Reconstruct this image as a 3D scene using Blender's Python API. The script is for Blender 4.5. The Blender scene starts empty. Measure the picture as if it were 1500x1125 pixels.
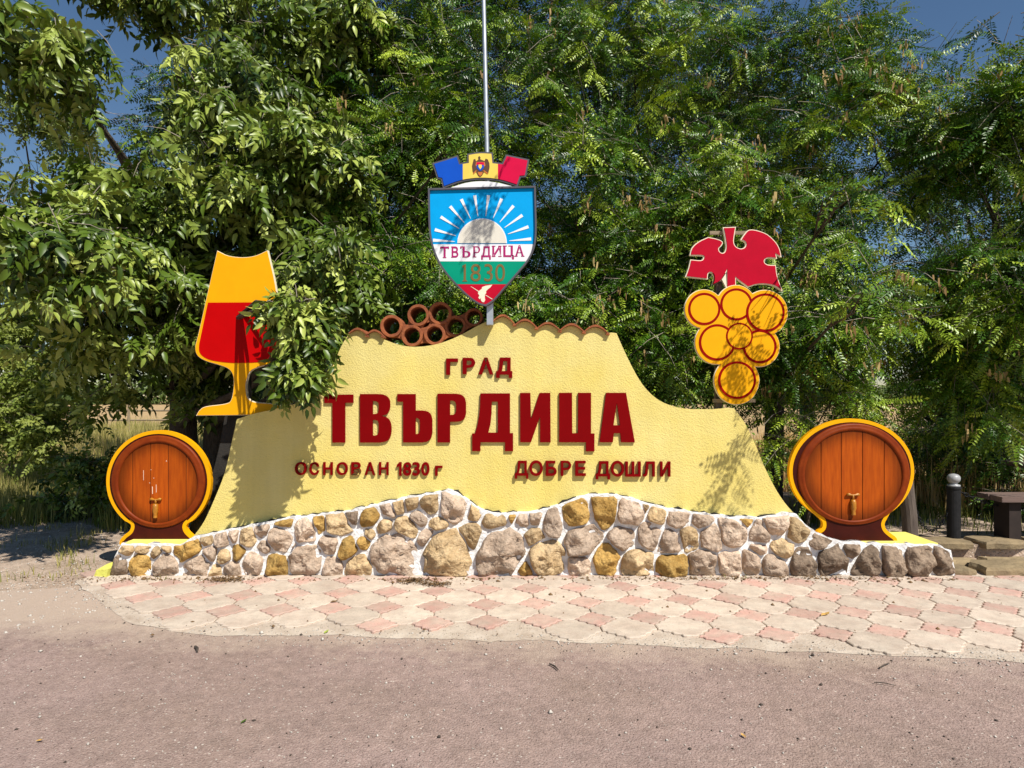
import bpy, math, random
import numpy as np
from mathutils import Vector, Matrix, noise
from mathutils.geometry import tessellate_polygon

random.seed(7)
RNG = np.random.default_rng(11)
S = bpy.context.scene
COL = S.collection

# ------------------------------------------------------------------ camera
F = 950.0            # focal length in photo pixels (photo 1500 x 1125)
CX, HY, CAMZ = 750.0, 580.0, 1.6
cam_d = bpy.data.cameras.new('camera')
cam_d.sensor_width = 36.0
cam_d.lens = 36.0 * F / 1500.0
cam_d.shift_y = (HY - 562.5) / 1500.0
cam_d.clip_start = 0.05
cam_d.clip_end = 3000.0
cam = bpy.data.objects.new('camera', cam_d)
COL.objects.link(cam)
cam.location = (0, 0, CAMZ)
cam.rotation_euler = (math.radians(90), 0, 0)
S.camera = cam
S.render.resolution_x, S.render.resolution_y = 1024, 768

# ------------------------------------------------------------------ sky and sun
SUN = Vector((0.50, -0.66, 1.0)).normalized()      # towards the sun
w = bpy.data.worlds.new('World')
S.world = w
w.use_nodes = True
wn = w.node_tree
bg = wn.nodes['Background']
sky = wn.nodes.new('ShaderNodeTexSky')
sky.sky_type = 'NISHITA'
sky.sun_disc = False
sky.sun_elevation = math.asin(SUN.z)
sky.sun_rotation = math.atan2(SUN.x, SUN.y)
sky.air_density = 1.1
sky.dust_density = 0.05
sky.ozone_density = 3.5
hsv = wn.nodes.new('ShaderNodeHueSaturation')
hsv.inputs['Saturation'].default_value = 1.08
wn.links.new(sky.outputs[0], hsv.inputs['Color'])
wn.links.new(hsv.outputs[0], bg.inputs[0])
bg.inputs[1].default_value = 0.066
sl = bpy.data.lights.new('sun', 'SUN')
sl.energy = 5.0
sl.angle = math.radians(0.53)
sl.color = (1.0, 0.955, 0.87)
so = bpy.data.objects.new('sun', sl)
COL.objects.link(so)
so.rotation_euler = (-SUN).to_track_quat('-Z', 'Y').to_euler()
so.location = SUN * 40
S.view_settings.view_transform = 'Standard'
S.view_settings.look = 'None'
S.view_settings.gamma = 1.0
S.view_settings.use_curve_mapping = False
S.view_settings.exposure = 0.38

# ------------------------------------------------------------------ helpers
def P(px, py, d):
    return Vector(((px - CX) * d / F, d, CAMZ - (py - HY) * d / F))

def G(px, py, z=0.0):
    d = (CAMZ - z) * F / (py - HY)
    return Vector(((px - CX) * d / F, d, z))

def tag(o, label=None, cat=None, group=None, kind=None):
    if label: o['label'] = label
    if cat: o['category'] = cat
    if group: o['group'] = group
    if kind: o['kind'] = kind
    return o

def thing(name, label, cat, loc=(0, 0, 0), group=None):
    o = bpy.data.objects.new(name, None)
    o.empty_display_size = 0.1
    COL.objects.link(o)
    o.location = loc
    return tag(o, label, cat, group)

def root_of(o):
    v = Vector((0, 0, 0))
    while o is not None:
        v += Vector(o.location)
        o = o.parent
    return v

def link(name, me, m=None, parent=None, kind=None, label=None):
    """Meshes are written in world coordinates; the origin goes to the mesh centre."""
    o = bpy.data.objects.new(name, me)
    COL.objects.link(o)
    if m is not None and len(me.materials) == 0:
        me.materials.append(m)
    n = len(me.vertices)
    co = np.empty(n * 3, dtype=np.float32)
    me.vertices.foreach_get('co', co)
    co = co.reshape(-1, 3)
    c = (co.min(0) + co.max(0)) / 2
    co -= c
    me.vertices.foreach_set('co', co.ravel())
    me.update()
    if parent is not None:
        o.parent = parent
        o.location = Vector(c.tolist()) - root_of(parent)
    else:
        o.location = c.tolist()
    if kind: o['kind'] = kind
    if label: o['label'] = label
    return o

def np_mesh(name, V, polys, smooth=False, tint=None):
    V = np.asarray(V, dtype=np.float32)
    me = bpy.data.meshes.new(name)
    me.vertices.add(len(V))
    me.vertices.foreach_set('co', V.ravel())
    polys = [np.asarray(p, dtype=np.int32) for p in polys if len(p)]
    loops = np.concatenate([p.ravel() for p in polys])
    tot = np.concatenate([np.full(len(p), p.shape[1], dtype=np.int32) for p in polys])
    st = np.concatenate([[0], np.cumsum(tot)[:-1]]).astype(np.int32)
    me.loops.add(len(loops))
    me.loops.foreach_set('vertex_index', loops)
    me.polygons.add(len(tot))
    me.polygons.foreach_set('loop_start', st)
    if smooth:
        me.polygons.foreach_set('use_smooth', np.ones(len(tot), dtype=bool))
    if tint is not None:
        a = me.attributes.new('tint', 'FLOAT', 'POINT')
        a.data.foreach_set('value', np.asarray(tint, dtype=np.float32))
    me.update(calc_edges=True)
    return me

class MB:
    """Collects polygons of any size for one mesh."""
    def __init__(s):
        s.v, s.f = [], []
    def add(s, verts, faces):
        b = len(s.v)
        s.v.extend([tuple(p) for p in verts])
        s.f.extend([tuple(i + b for i in f) for f in faces])
    def box(s, lo, hi, M=None):
        x0, y0, z0 = lo; x1, y1, z1 = hi
        vs = [Vector(p) for p in ((x0,y0,z0),(x1,y0,z0),(x1,y1,z0),(x0,y1,z0),(x0,y0,z1),(x1,y0,z1),(x1,y1,z1),(x0,y1,z1))]
        if M: vs = [M @ p for p in vs]
        s.add(vs, [(0,3,2,1),(4,5,6,7),(0,1,5,4),(1,2,6,5),(2,3,7,6),(3,0,4,7)])
    def tube(s, pts, rad, n=8, cap=True):
        pts = [Vector(p) for p in pts]
        rings = []
        ref = Vector((0.3, 0.2, 1)).normalized()
        for i, p in enumerate(pts):
            d = (pts[min(i + 1, len(pts) - 1)] - pts[max(i - 1, 0)]).normalized()
            a = d.cross(ref)
            if a.length < 0.05: a = d.cross(Vector((1, 0, 0)))
            a.normalize(); b = d.cross(a)
            r = rad[i] if hasattr(rad, '__len__') else rad
            rings.append([p + (a * math.cos(t) + b * math.sin(t)) * r for t in [2 * math.pi * k / n for k in range(n)]])
        vs = [p for r in rings for p in r]
        fs = []
        for i in range(len(rings) - 1):
            for k in range(n):
                fs.append((i*n+k, i*n+(k+1) % n, (i+1)*n+(k+1) % n, (i+1)*n+k))
        if cap:
            fs.append(tuple(range(n))[::-1])
            fs.append(tuple((len(rings)-1)*n + k for k in range(n)))
        s.add(vs, fs)
    def lathe(s, prof, c, n=16):
        """prof: (radius, z) pairs from bottom to top round the vertical through c."""
        vs, fs = [], []
        for r, z in prof:
            for k in range(n):
                t = 2 * math.pi * k / n
                vs.append((c[0] + r * math.cos(t), c[1] + r * math.sin(t), c[2] + z))
        for i in range(len(prof) - 1):
            for k in range(n):
                fs.append((i*n+k, i*n+(k+1) % n, (i+1)*n+(k+1) % n, (i+1)*n+k))
        fs.append(tuple(range(n))[::-1])
        fs.append(tuple((len(prof)-1)*n + k for k in range(n)))
        s.add(vs, fs)
    def mesh(s, name, smooth=False):
        me = bpy.data.meshes.new(name)
        me.from_pydata(s.v, [], s.f)
        if smooth:
            me.polygons.foreach_set('use_smooth', np.ones(len(me.polygons), dtype=bool))
        me.update()
        return me
    def build(s, name, m, parent=None, smooth=False, kind=None, label=None):
        return link(name, s.mesh(name, smooth), m, parent, kind, label)

def area(l):
    return 0.5 * sum(l[i][0] * l[(i+1) % len(l)][1] - l[(i+1) % len(l)][0] * l[i][1] for i in range(len(l)))

def dedupe(l, eps=1e-6):
    r = []
    for p in l:
        if not r or (abs(p[0]-r[-1][0]) + abs(p[1]-r[-1][1])) > eps: r.append((p[0], p[1]))
    if len(r) > 1 and abs(r[0][0]-r[-1][0]) + abs(r[0][1]-r[-1][1]) <= eps: r.pop()
    return r

def clip(poly, nx, ny, c):
    """keeps nx*x + ny*y <= c"""
    out = []
    n = len(poly)
    for i in range(n):
        a, b = poly[i], poly[(i+1) % n]
        da, db = nx*a[0]+ny*a[1]-c, nx*b[0]+ny*b[1]-c
        if da <= 0: out.append(a)
        if (da < 0 < db) or (db < 0 < da):
            t = da / (da - db)
            out.append((a[0]+(b[0]-a[0])*t, a[1]+(b[1]-a[1])*t))
    return out

def offset(l, k):
    """moves an outline outwards by k (inwards when negative)"""
    l = dedupe(l)
    s = 1 if area(l) > 0 else -1
    r = []
    n = len(l)
    for i in range(n):
        p, q, t = l[i-1], l[i], l[(i+1) % n]
        e1 = Vector((q[0]-p[0], q[1]-p[1])).normalized(); e2 = Vector((t[0]-q[0], t[1]-q[1])).normalized()
        n1 = Vector((e1.y, -e1.x)) * s; n2 = Vector((e2.y, -e2.x)) * s
        m = n1 + n2
        if m.length < 1e-4: m = n1
        m.normalize()
        c = max(0.45, m.dot(n1))
        r.append((q[0] + m.x * k / c, q[1] + m.y * k / c))
    return r

def cr(pts, n=5):
    """open Catmull-Rom span through pts"""
    pts = [Vector((p[0], p[1])) for p in pts]
    if len(pts) < 3: return [tuple(p) for p in pts]
    q = [pts[0]*2 - pts[1]] + pts + [pts[-1]*2 - pts[-2]]
    out = []
    for i in range(1, len(q)-2):
        a, b, c, d = q[i-1:i+3]
        for k in range(n):
            t = k / n
            out.append(tuple(0.5*((2*b)+(c-a)*t+(2*a-5*b+4*c-d)*t*t+(3*b-a-3*c+d)*t**3)))
    out.append(tuple(pts[-1]))
    return out

def spans(*sp, n=5):
    r = []
    for s in sp: r += cr(s, n)
    return dedupe(r)

def circ(cx, cy, rx, ry=None, n=40, a0=0.0, a1=360.0):
    ry = rx if ry is None else ry
    full = abs(a1 - a0 - 360) < 1e-6
    return [(cx + rx*math.cos(math.radians(a0+(a1-a0)*k/(n if full else n-1))), cy - ry*math.sin(math.radians(a0+(a1-a0)*k/(n if full else n-1)))) for k in range(n)]

def plate_mesh(loops, yf, yb, d=None, name='plate'):
    """loops: outline + holes. With d they are photo pixels seen at distance d, else metres (x, z).
    An upright slab with its front at y = yf and its back at y = yb."""
    L = []
    for l in loops:
        l = dedupe(l, 1e-5)
        if d: l = [((x-CX)*d/F, CAMZ-(y-HY)*d/F) for x, y in l]
        L.append(l)
    for i, l in enumerate(L):
        if (area(l) > 0) != (i == 0): L[i] = l[::-1]
    flat = [p for l in L for p in l]
    tris = tessellate_polygon([[Vector((x, z, 0)) for x, z in l] for l in L])
    n = len(flat)
    vs = [(x, yf, z) for x, z in flat] + [(x, yb, z) for x, z in flat]
    fs = []
    for a, b, c in tris:
        ar = (flat[b][0]-flat[a][0])*(flat[c][1]-flat[a][1])-(flat[c][0]-flat[a][0])*(flat[b][1]-flat[a][1])
        if abs(ar) < 1e-12: continue
        if ar < 0: b, c = c, b
        fs.append((a, b, c)); fs.append((a+n, c+n, b+n))
    s = 0
    for l in L:
        m = len(l)
        for k in range(m):
            i, j = s+k, s+(k+1) % m
            fs.append((i, i+n, j+n, j))
        s += m
    me = bpy.data.meshes.new(name)
    me.from_pydata(vs, [], fs)
    me.update()
    return me

def plate(name, loops, yf, yb, m, parent=None, d=None, kind=None, label=None):
    return link(name, plate_mesh(loops, yf, yb, d, name), m, parent, kind, label)

# ------------------------------------------------------------------ materials
def nd(nt, t, **k):
    n = nt.nodes.new(t)
    for a, b in k.items(): setattr(n, a, b)
    return n

def mat(name, col, rough=0.7, var=0.0, vscale=6.0, col2=None, bump=0.0, bscale=60.0, spec=0.3, metal=0.0, objrand=0.0,
        speck=None, coat=0.0, detail=6.0, stretch=None):
    """Principled with two-scale colour variation, optional second colour, fine relief, per-object variation and specks."""
    m = bpy.data.materials.new(name)
    m.use_nodes = True
    nt = m.node_tree
    b = nt.nodes['Principled BSDF']
    b.inputs['Roughness'].default_value = rough
    b.inputs['Specular IOR Level'].default_value = spec
    b.inputs['Metallic'].default_value = metal
    b.inputs['Coat Weight'].default_value = coat
    L = nt.links.new
    geo = nd(nt, 'ShaderNodeNewGeometry')
    src = geo.outputs['Position']
    if stretch:
        mp = nd(nt, 'ShaderNodeMapping'); mp.inputs['Scale'].default_value = stretch
        L(src, mp.inputs[0]); src = mp.outputs[0]
    c = nd(nt, 'ShaderNodeRGB'); c.outputs[0].default_value = (*col, 1)
    out = c.outputs[0]
    if var or col2:
        n1 = nd(nt, 'ShaderNodeTexNoise'); n1.inputs['Scale'].default_value = vscale; n1.inputs['Detail'].default_value = detail
        n1.inputs['Roughness'].default_value = 0.62
        L(src, n1.inputs['Vector'])
        r = nd(nt, 'ShaderNodeMapRange'); r.inputs[1].default_value = 0.35; r.inputs[2].default_value = 0.65
        L(n1.outputs[0], r.inputs[0])
        mx = nd(nt, 'ShaderNodeMix', data_type='RGBA')
        L(r.outputs[0], mx.inputs[0])
        c2 = col2 if col2 else tuple(x*(1-var) for x in col)
        c1 = col if col2 else tuple(min(1, x*(1+var)) for x in col)
        mx.inputs[6].default_value = (*c1, 1); mx.inputs[7].default_value = (*c2, 1)
        out = mx.outputs[2]
    if objrand:
        oi = nd(nt, 'ShaderNodeObjectInfo')
        hv = nd(nt, 'ShaderNodeHueSaturation')
        r = nd(nt, 'ShaderNodeMapRange'); r.inputs[3].default_value = 1-objrand; r.inputs[4].default_value = 1+objrand
        L(oi.outputs['Random'], r.inputs[0]); L(r.outputs[0], hv.inputs['Value'])
        L(out, hv.inputs['Color']); out = hv.outputs[0]
    if speck:
        for (sc, th, scol) in speck:
            v = nd(nt, 'ShaderNodeTexVoronoi'); v.inputs['Scale'].default_value = sc
            L(geo.outputs['Position'], v.inputs['Vector'])
            sx = nd(nt, 'ShaderNodeSeparateColor'); L(v.outputs['Color'], sx.inputs[0])
            g = nd(nt, 'ShaderNodeMath', operation='GREATER_THAN'); g.inputs[1].default_value = th; L(sx.outputs[0], g.inputs[0])
            ds = nd(nt, 'ShaderNodeMath', operation='LESS_THAN'); ds.inputs[1].default_value = 0.42; L(v.outputs['Distance'], ds.inputs[0])
            mu = nd(nt, 'ShaderNodeMath', operation='MULTIPLY'); L(g.outputs[0], mu.inputs[0]); L(ds.outputs[0], mu.inputs[1])
            mx = nd(nt, 'ShaderNodeMix', data_type='RGBA'); L(mu.outputs[0], mx.inputs[0]); L(out, mx.inputs[6])
            mx.inputs[7].default_value = (*scol, 1); out = mx.outputs[2]
    L(out, b.inputs['Base Color'])
    if bump:
        n2 = nd(nt, 'ShaderNodeTexNoise'); n2.inputs['Scale'].default_value = bscale; n2.inputs['Detail'].default_value = 5
        L(src, n2.inputs['Vector'])
        bp = nd(nt, 'ShaderNodeBump'); bp.inputs['Strength'].default_value = 1.0; bp.inputs['Distance'].default_value = bump
        L(n2.outputs[0], bp.inputs['Height']); L(bp.outputs[0], b.inputs['Normal'])
    return m

def leaf_mat(name, dark, mid, light, trans=0.3, gloss=0.4, spec=0.4):
    m = bpy.data.materials.new(name)
    m.use_nodes = True
    nt = m.node_tree; L = nt.links.new
    b = nt.nodes['Principled BSDF']; o = nt.nodes['Material Output']
    a = nd(nt, 'ShaderNodeAttribute', attribute_name='tint')
    oi = nd(nt, 'ShaderNodeObjectInfo')
    r = nd(nt, 'ShaderNodeValToRGB')
    e = r.color_ramp.elements
    e[0].position = 0.0; e[0].color = (*dark, 1)
    e[1].position = 1.0; e[1].color = (*light, 1)
    k = e.new(0.5); k.color = (*mid, 1)
    L(a.outputs['Fac'], r.inputs[0])
    L(r.outputs[0], b.inputs['Base Color'])
    b.inputs['Roughness'].default_value = gloss
    b.inputs['Specular IOR Level'].default_value = spec
    t = nd(nt, 'ShaderNodeBsdfTranslucent')
    hs = nd(nt, 'ShaderNodeHueSaturation'); hs.inputs['Value'].default_value = 1.5; hs.inputs['Saturation'].default_value = 1.1
    L(r.outputs[0], hs.inputs['Color']); L(hs.outputs[0], t.inputs[0])
    mx = nd(nt, 'ShaderNodeMixShader'); mx.inputs[0].default_value = trans
    L(b.outputs[0], mx.inputs[1]); L(t.outputs[0], mx.inputs[2]); L(mx.outputs[0], o.inputs[0])
    return m

M = {}
M['plaster'] = mat('yellow_plaster', (0.69, 0.555, 0.155), 0.85, col2=(0.70, 0.59, 0.225), vscale=1.3, bump=0.006, bscale=85, spec=0.15)
def add_streaks(m, amount):
    """rain streaks and faded patches down a painted wall"""
    nt = m.node_tree; L = nt.links.new
    b = nt.nodes['Principled BSDF']; old = b.inputs['Base Color'].links[0].from_socket
    geo = nd(nt, 'ShaderNodeNewGeometry')
    val = None
    for sc, am in (((7, 1, .55), amount), ((1.6, 1, 2.2), amount*.8), ((26, 1, 1.2), amount*.4)):
        mp = nd(nt, 'ShaderNodeMapping'); mp.inputs['Scale'].default_value = sc; L(geo.outputs['Position'], mp.inputs[0])
        nz = nd(nt, 'ShaderNodeTexNoise'); nz.inputs['Scale'].default_value = 1.0; nz.inputs['Detail'].default_value = 6; L(mp.outputs[0], nz.inputs['Vector'])
        r = nd(nt, 'ShaderNodeMapRange'); r.inputs[1].default_value = .35; r.inputs[2].default_value = .68; r.inputs[3].default_value = 1+am*.4; r.inputs[4].default_value = 1-am; L(nz.outputs[0], r.inputs[0])
        if val is None: val = r.outputs[0]
        else:
            mu = nd(nt, 'ShaderNodeMath', operation='MULTIPLY'); L(val, mu.inputs[0]); L(r.outputs[0], mu.inputs[1]); val = mu.outputs[0]
    hv = nd(nt, 'ShaderNodeHueSaturation'); L(val, hv.inputs['Value']); L(old, hv.inputs['Color']); L(hv.outputs[0], b.inputs['Base Color'])
add_streaks(M['plaster'], .055)
M['shade_dark'] = mat('dark_shade_fill', (0.028, 0.025, 0.022), 0.9, var=0.3, bump=0.004, bscale=60)  # near-black standing in for shade: slab behind the wall, gap above the stones
M['cap_yellow'] = mat('yellow_cap_paint', (0.82, 0.70, 0.16), 0.7, var=0.08, bump=0.003, bscale=50)
M['mortar'] = mat('white_mortar', (0.88, 0.88, 0.875), 0.85, col2=(0.60, 0.585, 0.575), vscale=13, bump=0.012, bscale=45, spec=0.2, detail=3)
def stone_mat(n, a, b): return mat(n, a, 0.88, col2=b, vscale=9, bump=0.022, bscale=34, spec=0.15, objrand=0.2)
M['stone_pink'] = stone_mat('stone_pink', (0.53, 0.41, 0.31), (0.40, 0.295, 0.215))
M['stone_tan'] = stone_mat('stone_tan', (0.52, 0.385, 0.225), (0.38, 0.26, 0.135))
M['stone_ochre'] = stone_mat('stone_ochre', (0.44, 0.285, 0.095), (0.33, 0.19, 0.05))
M['stone_brown'] = stone_mat('stone_brown', (0.29, 0.215, 0.155), (0.14, 0.10, 0.07))
M['letter'] = mat('red_letter_paint', (0.175, 0.0010, 0.002), 0.55, var=0.05, spec=0.05)
M['terracotta'] = mat('terracotta', (0.33, 0.10, 0.035), 0.85, col2=(0.20, 0.06, 0.025), vscale=18, bump=0.004, bscale=90, objrand=0.15)
M['sign_yellow'] = mat('sign_yellow', (0.78, 0.36, 0.003), 0.5, var=0.03, spec=0.1)
M['sign_red'] = mat('sign_red', (0.47, 0.001, 0.002), 0.5, var=0.04, spec=0.06)
M['leaf_red'] = mat('leaf_board_red', (0.43, 0.002, 0.02), 0.5, var=0.06, spec=0.08)
M['ring_red'] = mat('ring_red', (0.25, 0.0015, 0.0015), 0.5, spec=0.06)
M['edge_white'] = mat('white_edge', (0.78, 0.70, 0.52), 0.6, var=0.06)
M['white'] = mat('white_paint', (0.78, 0.77, 0.78), 0.5, var=0.03)
M['sun_cream'] = mat('cream_paint', (0.66, 0.62, 0.53), 0.5, var=0.03)
M['blue_sky'] = mat('azure_paint', (0.0, 0.32, 0.70), 0.5, var=0.04, spec=0.1)
M['flag_blue'] = mat('flag_blue', (0.005, 0.075, 0.47), 0.5, var=0.05, spec=0.1)
M['flag_yellow'] = mat('flag_yellow', (0.75, 0.56, 0.10), 0.5, var=0.05, spec=0.1)
M['flag_red'] = mat('flag_red', (0.58, 0.003, 0.05), 0.5, var=0.04, spec=0.1)
M['shield_green'] = mat('shield_green', (0.0, 0.27, 0.16), 0.5, var=0.04, spec=0.1)
M['shield_red'] = mat('shield_red', (0.46, 0.003, 0.022), 0.5, var=0.04, spec=0.1)
M['crimson'] = mat('crimson_print', (0.36, 0.006, 0.12), 0.5)
M['bronze_print'] = mat('bronze_print', (0.17, 0.11, 0.03), 0.5)
M['frame_grey'] = mat('frame_grey', (0.075, 0.07, 0.085), 0.5, var=0.15, spec=0.4)
M['eagle'] = mat('eagle_brown', (0.10, 0.045, 0.02), 0.5)
M['print_orange'] = mat('print_orange', (0.55, 0.16, 0.03), 0.5)
M['metal'] = mat('galvanised_metal', (0.50, 0.52, 0.55), 0.42, var=0.12, vscale=14, metal=0.75, spec=0.5)
M['dark_metal'] = mat('dark_metal', (0.014, 0.014, 0.015), 0.6, var=0.3, vscale=30, spec=0.2)
M['silver'] = mat('silver_paint', (0.30, 0.30, 0.31), 0.4, var=0.15, vscale=40, spec=0.5)
M['wood'] = mat('stave_wood', (0.37, 0.070, 0.004), 0.5, col2=(0.27, 0.045, 0.003), vscale=5, stretch=(9, 9, 0.8), spec=0.12, objrand=0.08)
M['rim_wood'] = mat('rim_wood', (0.215, 0.036, 0.004), 0.45, col2=(0.15, 0.021, 0.003), vscale=9, spec=0.12)
M['dark_wood'] = mat('dark_barrel_wood', (0.055, 0.007, 0.004), 0.5, col2=(0.035, 0.005, 0.003), vscale=6, spec=0.12)
M['seam'] = mat('stave_seam', (0.05, 0.012, 0.004), 0.7)
M['tap'] = mat('tap_brass', (0.38, 0.15, 0.010), 0.4, var=0.2, vscale=30, spec=0.5)
M['drip'] = mat('pale_drip', (0.75, 0.62, 0.48), 0.6)
M['old_wood'] = mat('weathered_wood', (0.30, 0.235, 0.15), 0.85, col2=(0.20, 0.15, 0.10), vscale=7, stretch=(1, 1, 8), bump=0.003, bscale=30)
M['bench_wood'] = mat('bench_wood', (0.18, 0.12, 0.10), 0.75, col2=(0.11, 0.075, 0.065), vscale=4, stretch=(0.6, 10, 10), bump=0.003, bscale=20, objrand=0.1)
M['bench_leg'] = mat('bench_leg_brown', (0.028, 0.019, 0.016), 0.8, var=0.2)
M['post_wood'] = mat('dark_post_wood', (0.14, 0.11, 0.09), 0.85, col2=(0.08, 0.06, 0.05), vscale=9, stretch=(3, 3, 0.5), bump=0.004, bscale=40)
M['lime_rock'] = mat('lime_paint', (0.62, 0.60, 0.12), 0.7, var=0.08, bump=0.006, bscale=40)
M['bark'] = mat('bark', (0.12, 0.095, 0.07), 0.95, col2=(0.055, 0.042, 0.032), vscale=9, stretch=(5, 5, 1), bump=0.03, bscale=16)
M['twig'] = mat('twig_bark', (0.26, 0.22, 0.17), 0.9, var=0.25, vscale=4)
M['paver_cream'] = mat('paver_cream', (0.56, 0.475, 0.385), 0.9, col2=(0.47, 0.375, 0.30), vscale=5, bump=0.003, bscale=140, objrand=0.10, speck=[(150, 0.93, (0.32, 0.26, 0.2))])
M['paver_red'] = mat('paver_red', (0.50, 0.30, 0.245), 0.9, col2=(0.47, 0.355, 0.285), vscale=6, bump=0.003, bscale=140, objrand=0.12, speck=[(150, 0.93, (0.3, 0.2, 0.15))])
M['sand'] = mat('joint_sand', (0.56, 0.48, 0.395), 0.95, col2=(0.40, 0.32, 0.25), vscale=5, bump=0.008, bscale=70, speck=[(75, 0.9, (0.25, 0.2, 0.15))])
M['road'] = mat('dusty_asphalt', (0.335, 0.240, 0.212), 0.92, col2=(0.285, 0.205, 0.168), vscale=0.8, bump=0.011, bscale=95, spec=0.2,
                speck=[(90, 0.74, (0.375, 0.285, 0.245)), (110, 0.76, (0.245, 0.17, 0.145)), (150, 0.82, (0.17, 0.115, 0.10)), (75, 0.975, (0.50, 0.43, 0.37))])
def add_grain(m, scale, amount):
    """fine light and dark grain multiplied over the colour"""
    nt = m.node_tree; L = nt.links.new
    b = nt.nodes['Principled BSDF']; old = b.inputs['Base Color'].links[0].from_socket
    geo = nd(nt, 'ShaderNodeNewGeometry')
    nz = nd(nt, 'ShaderNodeTexNoise'); nz.inputs['Scale'].default_value = scale; nz.inputs['Detail'].default_value = 9; nz.inputs['Roughness'].default_value = .85
    L(geo.outputs['Position'], nz.inputs['Vector'])
    r = nd(nt, 'ShaderNodeMapRange'); r.inputs[1].default_value = .3; r.inputs[2].default_value = .7; r.inputs[3].default_value = 1-amount; r.inputs[4].default_value = 1+amount
    L(nz.outputs[0], r.inputs[0])
    hv = nd(nt, 'ShaderNodeHueSaturation'); L(r.outputs[0], hv.inputs['Value']); L(old, hv.inputs['Color']); L(hv.outputs[0], b.inputs['Base Color'])
add_grain(M['road'], 14, .30); add_grain(M['road'], 1.3, .16)
add_grain(M['paver_cream'], 9, .22); add_grain(M['paver_red'], 9, .22)
for k in ('stone_pink', 'stone_tan', 'stone_ochre', 'stone_brown'): add_grain(M[k], 26, .5)
def add_drift(m, sand):
    nt = m.node_tree; L = nt.links.new
    b = nt.nodes['Principled BSDF']
    old = b.inputs['Base Color'].links[0].from_socket
    geo = nd(nt, 'ShaderNodeNewGeometry'); sp = nd(nt, 'ShaderNodeSeparateXYZ'); L(geo.outputs['Position'], sp.inputs[0])
    ma = nd(nt, 'ShaderNodeMath', operation='MULTIPLY_ADD'); L(sp.outputs[0], ma.inputs[0]); ma.inputs[1].default_value = 0.085; L(sp.outputs[1], ma.inputs[2])
    nz = nd(nt, 'ShaderNodeTexNoise'); nz.inputs['Scale'].default_value = 3.5; nz.inputs['Detail'].default_value = 8; nz.inputs['Roughness'].default_value = .7
    L(geo.outputs['Position'], nz.inputs['Vector'])
    m2 = nd(nt, 'ShaderNodeMath', operation='MULTIPLY_ADD'); L(nz.outputs[0], m2.inputs[0]); m2.inputs[1].default_value = 1.25; L(ma.outputs[0], m2.inputs[2])
    r = nd(nt, 'ShaderNodeMapRange'); r.inputs[1].default_value = 4.50; r.inputs[2].default_value = 5.05; r.inputs[4].default_value = .85; L(m2.outputs[0], r.inputs[0])
    mx = nd(nt, 'ShaderNodeMix', data_type='RGBA'); L(r.outputs[0], mx.inputs[0]); L(old, mx.inputs[6]); mx.inputs[7].default_value = (*sand, 1)
    L(mx.outputs[2], b.inputs['Base Color'])
add_drift(M['road'], (0.47, 0.37, 0.29))
M['dirt'] = mat('dry_dirt', (0.46, 0.355, 0.275), 0.95, col2=(0.32, 0.235, 0.17), vscale=2.5, bump=0.02, bscale=35, speck=[(55, 0.88, (0.5, 0.42, 0.34)), (80, 0.88, (0.14, 0.10, 0.07))])
add_grain(M['dirt'], 9, .35)
M['field'] = mat('stubble_field', (0.50, 0.345, 0.17), 0.95, col2=(0.38, 0.25, 0.115), vscale=1.2, bump=0.05, bscale=12)
M['slab'] = mat('flagstone', (0.31, 0.23, 0.13), 0.9, col2=(0.20, 0.15, 0.09), vscale=4, bump=0.012, bscale=25, objrand=0.18)
M['grey_stone'] = mat('gravel_stone', (0.46, 0.42, 0.37), 0.85, var=0.25, vscale=30)
M['pebble_dark'] = mat('dark_pebble', (0.07, 0.055, 0.045), 0.9, var=0.3, vscale=30)
M['litter'] = mat('dry_litter', (0.20, 0.12, 0.055), 0.95, col2=(0.11, 0.065, 0.03), vscale=40)
M['dead_leaf'] = mat('dead_leaf', (0.42, 0.25, 0.07), 0.7, var=0.2, vscale=40)
M['walnut_leaf'] = leaf_mat('walnut_leaf', (0.008, 0.026, 0.002), (0.088, 0.142, 0.012), (0.42, 0.48, 0.10), 0.06, 0.40, 0.35)
M['locust_leaf'] = leaf_mat('locust_leaf', (0.005, 0.022, 0.002), (0.050, 0.130, 0.004), (0.38, 0.49, 0.042), 0.07, 0.38, 0.38)
M['far_leaf'] = leaf_mat('far_leaf', (0.05, 0.085, 0.02), (0.10, 0.14, 0.03), (0.17, 0.20, 0.05), 0.25, 0.55, 0.25)
M['bush_leaf'] = leaf_mat('bush_leaf', (0.075, 0.125, 0.018), (0.15, 0.205, 0.035), (0.26, 0.30, 0.06), 0.28, 0.5, 0.3)
M['pod'] = leaf_mat('locust_pod', (0.20, 0.12, 0.045), (0.34, 0.22, 0.085), (0.50, 0.37, 0.16), 0.15, 0.6, 0.2)
M['walnut'] = mat('green_walnut', (0.30, 0.36, 0.06), 0.5, var=0.15, vscale=30)
M['grass'] = leaf_mat('green_grass', (0.09, 0.125, 0.02), (0.27, 0.255, 0.07), (0.50, 0.42, 0.17), 0.3, 0.6, 0.2)
M['straw'] = leaf_mat('dry_straw', (0.34, 0.22, 0.09), (0.50, 0.36, 0.16), (0.62, 0.47, 0.24), 0.25, 0.7, 0.15)

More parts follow.
